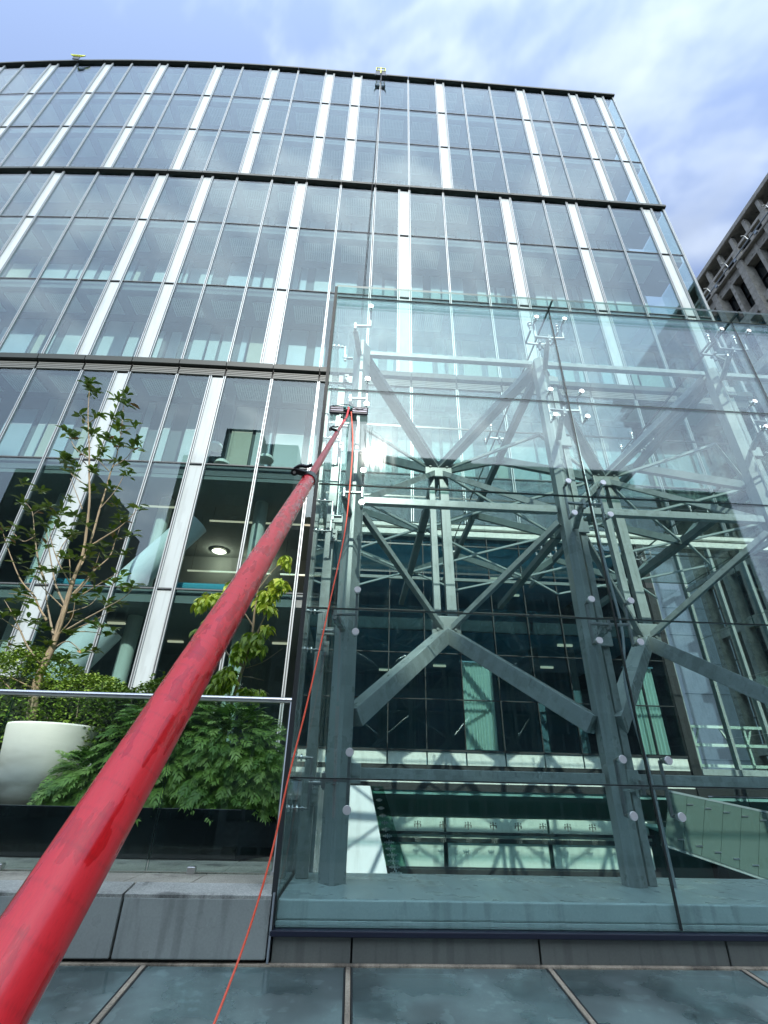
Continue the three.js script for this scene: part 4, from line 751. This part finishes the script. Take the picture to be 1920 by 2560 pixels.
// ---------------------------------------------------------------- the red telescopic pole with its brush, and its hose
{
  const A = V(-0.19404, 1.62379, 3.57930), B = atZ(868, 1040, 0.10), D = B.clone().sub(A), L = D.length(), P = (s) => A.clone().addScaledVector(D, s);
  const pole = thing('telescopic_pole', 'long wet red telescopic cleaning pole with black clamps and a wide brush on top', 'cleaning pole', [A.x, A.y, A.z]);
  const off = A.clone().negate(), G = (g) => g.translate(off.x, off.y, off.z);
  const sec = (s0, s1, r, mat) => { const g = cyl(P(s0), P(s1), r, r * 0.985, 40); const uv = g.attributes.uv; for (let i = 0; i < uv.count; i++) uv.setXY(i, uv.getX(i), uv.getY(i) * (s1 - s0) * L * 1.6); return M('pole_section', G(g), mat, pole); };
  sec(-0.06, 0.312, 0.0233, MT.red); sec(0.30, 0.655, 0.0150, MT.redThin); sec(0.64, 0.90, 0.0118, MT.redThin); sec(0.88, 1.0, 0.0095, MT.redThin);
  const dn = D.clone().normalize(), sx = V(0, 1, 0).cross(dn).normalize(), sy = dn.clone().cross(sx);   // sx points left of the pole seen from the camera, sy upward
  for (const [s, r, k] of [[0.308, 0.0262, 0.85], [0.648, 0.0165, 0.75], [0.897, 0.013, 0.6]]) {
    const c = P(s), q = (a, b, d) => c.clone().addScaledVector(sx, a * k).addScaledVector(sy, b * k).addScaledVector(dn, d * k);
    const side = 1;
    const cl = M('pole_clamp', G(merge([cyl(P(s - 0.006), P(s + 0.006), r, r, 32), bar(q(0.0, 0.02, 0.0), q(0.055 * side, 0.035, 0.0), 0.024 * k, 0.03 * k, dn, 0.004)])), MT.black, pole);
    M('clamp_lever', G(merge([cyl(q(0.058, 0.03, -0.014), q(0.058, 0.03, 0.014), 0.015 * k, 0.015 * k, 20), tube([q(0.06, 0.042, 0), q(0.038, 0.054, 0.012), q(0.012, 0.05, 0.026), q(-0.008, 0.056, 0.036)], 0.0075 * k, 8, 24)])), MT.black, cl);
    M('clamp_pin', G(cyl(q(0.058, 0.03, -0.017), q(0.058, 0.03, -0.014), 0.006 * k, 0.006 * k, 12)), MT.inox, cl);
  }
  // brush head on the glass
  const bc = atZ(872, 1026, 0.05), h = 0.050, w = 0.198;
  const br = M('brush_head', G(merge([rbox(bc.x - w, bc.x + w, bc.y - h, bc.y + h, 0.035, 0.062, 0.012)])), MT.navy, pole);
  M('brush_rail', G(merge([rbox(bc.x - w + 0.012, bc.x + w - 0.012, bc.y + 0.004, bc.y + 0.018, 0.058, 0.068, 0.003), rbox(bc.x - w + 0.012, bc.x + w - 0.012, bc.y - 0.026, bc.y - 0.008, 0.058, 0.068, 0.003)])), MT.railGrey, br);
  const bl = []; for (let i = 0; i < 150; i++) for (const dy of [-0.034, -0.015, 0.015, 0.034]) { const x = bc.x - w + 0.01 + i / 149 * (2 * w - 0.02); bl.push(bar(V(x, bc.y + dy, 0.036), V(x + rr(-0.004, 0.004), bc.y + dy + rr(-0.004, 0.004), 0.002), 0.0016, 0.0016)); }
  stuff(M('bristles', G(merge(bl)), MT.navy, br));
  M('brush_joint', G(merge([cyl(V(bc.x - 0.055, bc.y + 0.0, 0.088), V(bc.x + 0.04, bc.y, 0.088), 0.014, 0.014, 14), rbox(bc.x - 0.03, bc.x + 0.02, bc.y - 0.03, bc.y + 0.02, 0.066, 0.1, 0.006)])), MT.teal, br);
  M('brush_hose', G(merge([tube(pts([[bc.x, bc.y + 0.03, 0.1], [bc.x - 0.06, bc.y + 0.045, 0.085], [bc.x - 0.14, bc.y + 0.03, 0.075], [bc.x - 0.17, bc.y + 0.045, 0.06]]), 0.004, 6), tube(pts([[bc.x, bc.y + 0.03, 0.1], [bc.x + 0.06, bc.y + 0.005, 0.085], [bc.x + 0.12, bc.y + 0.0, 0.075], [bc.x + 0.165, bc.y + 0.03, 0.062]]), 0.004, 6), tube(pts([[bc.x - 0.17, bc.y + 0.04, 0.06], [bc.x - 0.185, bc.y, 0.06], [bc.x - 0.165, bc.y - 0.05, 0.055]]), 0.004, 6)])), MT.navy, br);
  M('goose_neck', G(tube([P(0.985), V(bc.x + 0.0, bc.y - 0.02, 0.11), V(bc.x - 0.005, bc.y - 0.002, 0.095)], 0.0105, 12, 20)), MT.redThin, pole);
  const hose = thing('water_hose', 'thin bright red water hose hanging from the brush down past the glass box edge', 'hose', [bc.x, 0.7, 0.4]);
  const hp = [[878, 1030, 0.1], [882, 1100, 0.12], [876, 1200, 0.13], [862, 1330, 0.14], [826, 1500, 0.2], [770, 1750, 0.3], [720, 1950, 0.4], [680, 2130, 0.5], [640, 2270, 0.58], [600, 2390, 0.66], [535, 2560, 0.8], [470, 2720, 0.95]].map(([a, b, z]) => atZ(a, b, z));
  M('hose_tube', tube(hp, 0.006, 10, 240).translate(-hose.position.x, -0.7, -0.4), MT.hose, hose);
}
// ---------------------------------------------------------------- rope anchors at the roof edge and their ropes
{
  const a = thing('rope_anchor', 'yellow roof-edge rope bracket with black padding above the middle of the facade', 'rope bracket', [-0.13, 38.03, ZF + 0.34]);
  M('bracket_frame', merge([bar(V(-0.26, 0.05, 0), V(-0.26, 0.42, 0), 0.035, 0.035), bar(V(0.26, 0.05, 0), V(0.26, 0.42, 0), 0.035, 0.035), bar(V(-0.26, 0.42, 0), V(0.26, 0.42, 0), 0.035, 0.035), bar(V(-0.26, 0.05, 0), V(0.26, 0.05, 0), 0.035, 0.035), bar(V(0, -0.35, 0.02), V(0, 0.42, 0.02), 0.05, 0.05), bar(V(-0.22, 0.4, 0), V(-0.22, 0.4, -0.7), 0.035, 0.035), bar(V(0.22, 0.4, 0), V(0.22, 0.4, -0.7), 0.035, 0.035)]), MT.yellow, a);
  M('rope_pad', merge([bg(-0.3, -0.04, -0.5, 0.02, -0.05, 0), bg(0.04, 0.3, -0.5, 0.02, -0.05, 0), bar(V(-0.26, -0.46, 0), V(-0.34, -0.66, 0.02), 0.06, 0.03), bar(V(0.26, -0.46, 0), V(0.34, -0.66, 0.02), 0.06, 0.03)]), MT.black, a);
  const b = thing('rope_anchor', 'pale yellow roof-edge rope bracket near the left end of the roof line', 'rope bracket', [-17.6, 38.3, ZF - 0.25]);
  M('bracket_frame', merge([tube(pts([[-0.4, 0.15, 0], [-0.25, 0.0, 0], [0.25, 0.0, 0], [0.4, 0.15, 0]]), 0.03, 6), bar(V(-0.35, 0.12, 0), V(0.35, 0.12, 0), 0.04, 0.04), bar(V(-0.3, 0.1, 0), V(-0.3, 0.1, -0.7), 0.035, 0.035)]), MT.yellow, b);
  M('rope_pad', bg(-0.2, 0.15, -0.35, 0, -0.04, 0), MT.black, b);
  const t1 = atZ(925, 735, ZF + 0.6), t2 = atZ(903, 790, ZF + 0.5);
  const ro = thing('access_rope', 'pair of thin dark access ropes hanging down the middle of the facade', 'rope', [-0.1, 37.95, ZF + 0.36]);
  const o = ro.position;
  M('rope_strand', cyl(V(0, 0, 0), t1.clone().sub(o), 0.014, 0.014, 6), MT.rope, ro); M('rope_strand', cyl(V(0.03, 0, 0.02), t2.clone().sub(o), 0.014, 0.014, 6), MT.rope, ro);
}
// ---------------------------------------------------------------- stone office building on the right
function stoneBuilding() {
  const X = 26, z0 = -30, z1 = 16, roof = 38.2;
  const b = thing('stone_office_building', 'weathered brown stone office building with deep window bays and an open top storey', 'office building', [X, -12, (z0 + z1) / 2]);
  const o = b.position, G = (g) => g.translate(-o.x, -o.y, -o.z);
  M('roof_slab', G(rbox(X - 0.12, X + 16, roof - 0.42, roof, z0 - 0.6, z1 + 0.6, 0.05)), MT.stoneBldg, b);
  M('core', G(bg(X + 1.4, X + 15, -12, roof - 0.45, z0 + 0.3, z1)), MT.cityDark, b);
  const bay = 1.36, n = Math.floor((z1 - z0) / bay), levels = []; for (let y = 35.0; y > -12; y -= 3.75) levels.push(y);
  for (let i = 0; i <= n; i++) {
    const z = z0 + i * bay, big = i % 2 === 0;
    M('pillar', G(bg(X + 0.05, X + 0.35, 35.2, roof - 0.45, z - 0.13, z + 0.13)), MT.stoneBldg, b);
    M('pier', G(bg(X - (big ? 0.25 : 0.05), X + 0.5, -12, 35.0, z - (big ? 0.24 : 0.12), z + (big ? 0.24 : 0.12))), MT.stoneBldg, b);
    if (big) M('pier_head', G(bg(X - 0.1, X + 0.5, 35.2, 36.2, z - 0.3, z + 0.3)), MT.stoneBldg, b);
  }
  M('top_beam', G(bg(X + 0.0, X + 0.3, 36.28, 36.5, z0, z1)), MT.stoneBldg, b);
  levels.forEach((y, k) => {
    M('spandrel', G(bg(X - 0.02, X + 0.6, y - 0.75, y - 0.1, z0, z1)), MT.stoneBldg, b);
    if (k === 0) M('parapet', G(rbox(X - 0.3, X + 1.4, y - 0.02, y + 0.16, z0 - 0.3, z1, 0.03)), MT.stoneBldg, b);
    const inner = y - 3.85 + 0.0;
    if (k < 5) for (let i = 0; i < n; i++) { const z = z0 + i * bay; if (z > -4 && k > 3) continue; M('window', G(bg(X + 0.62, X + 0.68, inner + 0.02, y - 0.75, z + 0.14, z + bay - 0.14)), MT.darkGlass, b); }
    else stuff(M('windows', G(bg(X + 0.62, X + 0.68, inner + 0.02, y - 0.75, z0 + 0.2, z1 - 0.2)), MT.darkGlass, b));
    const bl = []; for (let i = 0; i < n; i++) bl.push(bg(X + 0.5, X + 0.6, inner + 1.6, inner + 1.68, z0 + i * bay + 0.14, z0 + (i + 1) * bay - 0.14)); M('window_bars', G(merge(bl)), MT.gasket, b);
  });
  M('cable_rail', G(cyl(V(X - 0.56, 35.1, z0), V(X - 0.56, 35.1, z1), 0.05)), MT.alu, b);
  for (let i = 0; i < 8; i++) { const z = -19 + i * 2.05; M('flood_lamp_arm', G(tube(pts([[X - 0.5, 35.2, z], [X - 0.7, 35.6, z], [X - 0.95, 35.5, z]]), 0.035, 6)), MT.alu, b); M('cable_box', G(bg(X - 0.62, X - 0.5, 34.8, 35.0, z + 0.6, z + 0.8)), MT.alu, b); }
}
stoneBuilding();
// a tall white building beyond, seen in a narrow strip between the atrium and the stone building
{
  const w = thing('white_tower', 'plain bright white building seen in a narrow strip through the right of the glass box', 'building', [35.5, -12, -46]);
  M('tower_wall', bg(-6.5, 6.5, 0, 42, -6, 6), MT.whiteWall, w);
  for (let k = 0; k < 10; k++) M('floor_joint', bg(-6.53, 6.53, 14 + k * 2.6, 14.06 + k * 2.6, 5.9, 6.03), MT.alu, w);
}
// ---------------------------------------------------------------- buildings behind the camera, seen mirrored in the glass
function cityBlock(name, label, parts, zf, mat) {
  const [x0, x1, h] = parts[0], t = thing(name, label, 'building', [(x0 + x1) / 2, -12, zf]);
  const o = t.position;
  parts.forEach(([a, b, top], n) => {
    M('block', bg(a, b, -12, top, zf + 0.02 + 0.03 * n, zf + 16).translate(-o.x, -o.y, -o.z), mat, t);
    const w = [], m = [];
    for (let y = -8; y < top - 2.2; y += 3.7) { w.push(bg(a + 0.4, b - 0.4, y, y + 1.9, zf - 0.03, zf + 0.2)); for (let x = a + 0.4; x < b - 0.6; x += 1.6) m.push(bg(x, x + 0.28, y, y + 1.9, zf - 0.1, zf - 0.035)); }
    if (w.length) { stuff(M('windows', merge(w).translate(-o.x, -o.y, -o.z), MT.darkGlass, t)); stuff(M('window_piers', merge(m).translate(-o.x, -o.y, -o.z), mat, t)); }
  });
}
cityBlock('mirrored_office_block', 'long dark office block mirrored in the lower panes of the glass box', [[-11, -2.3, 35.9], [-2.26, 0.16, 37.75], [0.2, 1.55, 36.3], [1.6, 13, 37.4], [13.05, 33, 37.0], [33.05, 44.4, 34.6]], 45, MT.city);
cityBlock('mirrored_tower', 'dark stepped tower mirrored in the facade panes left of the glass box', [[-31, -24, 49.5], [-23.95, -17.7, 55.4], [-17.65, -11.3, 52.4]], 46, MT.cityDark);
cityBlock('mirrored_tower', 'dark tower mirrored at the far left of the facade behind the tall tree', [[-62, -47, 47.5], [-46.9, -42, 41]], 46, MT.cityDark);
cityBlock('mirrored_low_block', 'lower block mirrored between the two towers', [[-41.8, -31.2, 27]], 47, MT.city);

// ---------------------------------------------------------------- render
const renderer = new THREE.WebGLRenderer({ antialias: true });
renderer.setSize(768, 1024);
renderer.toneMapping = THREE.LinearToneMapping;
renderer.toneMappingExposure = EXPOSURE;
renderer.shadowMap.enabled = true;
renderer.render(scene, camera);
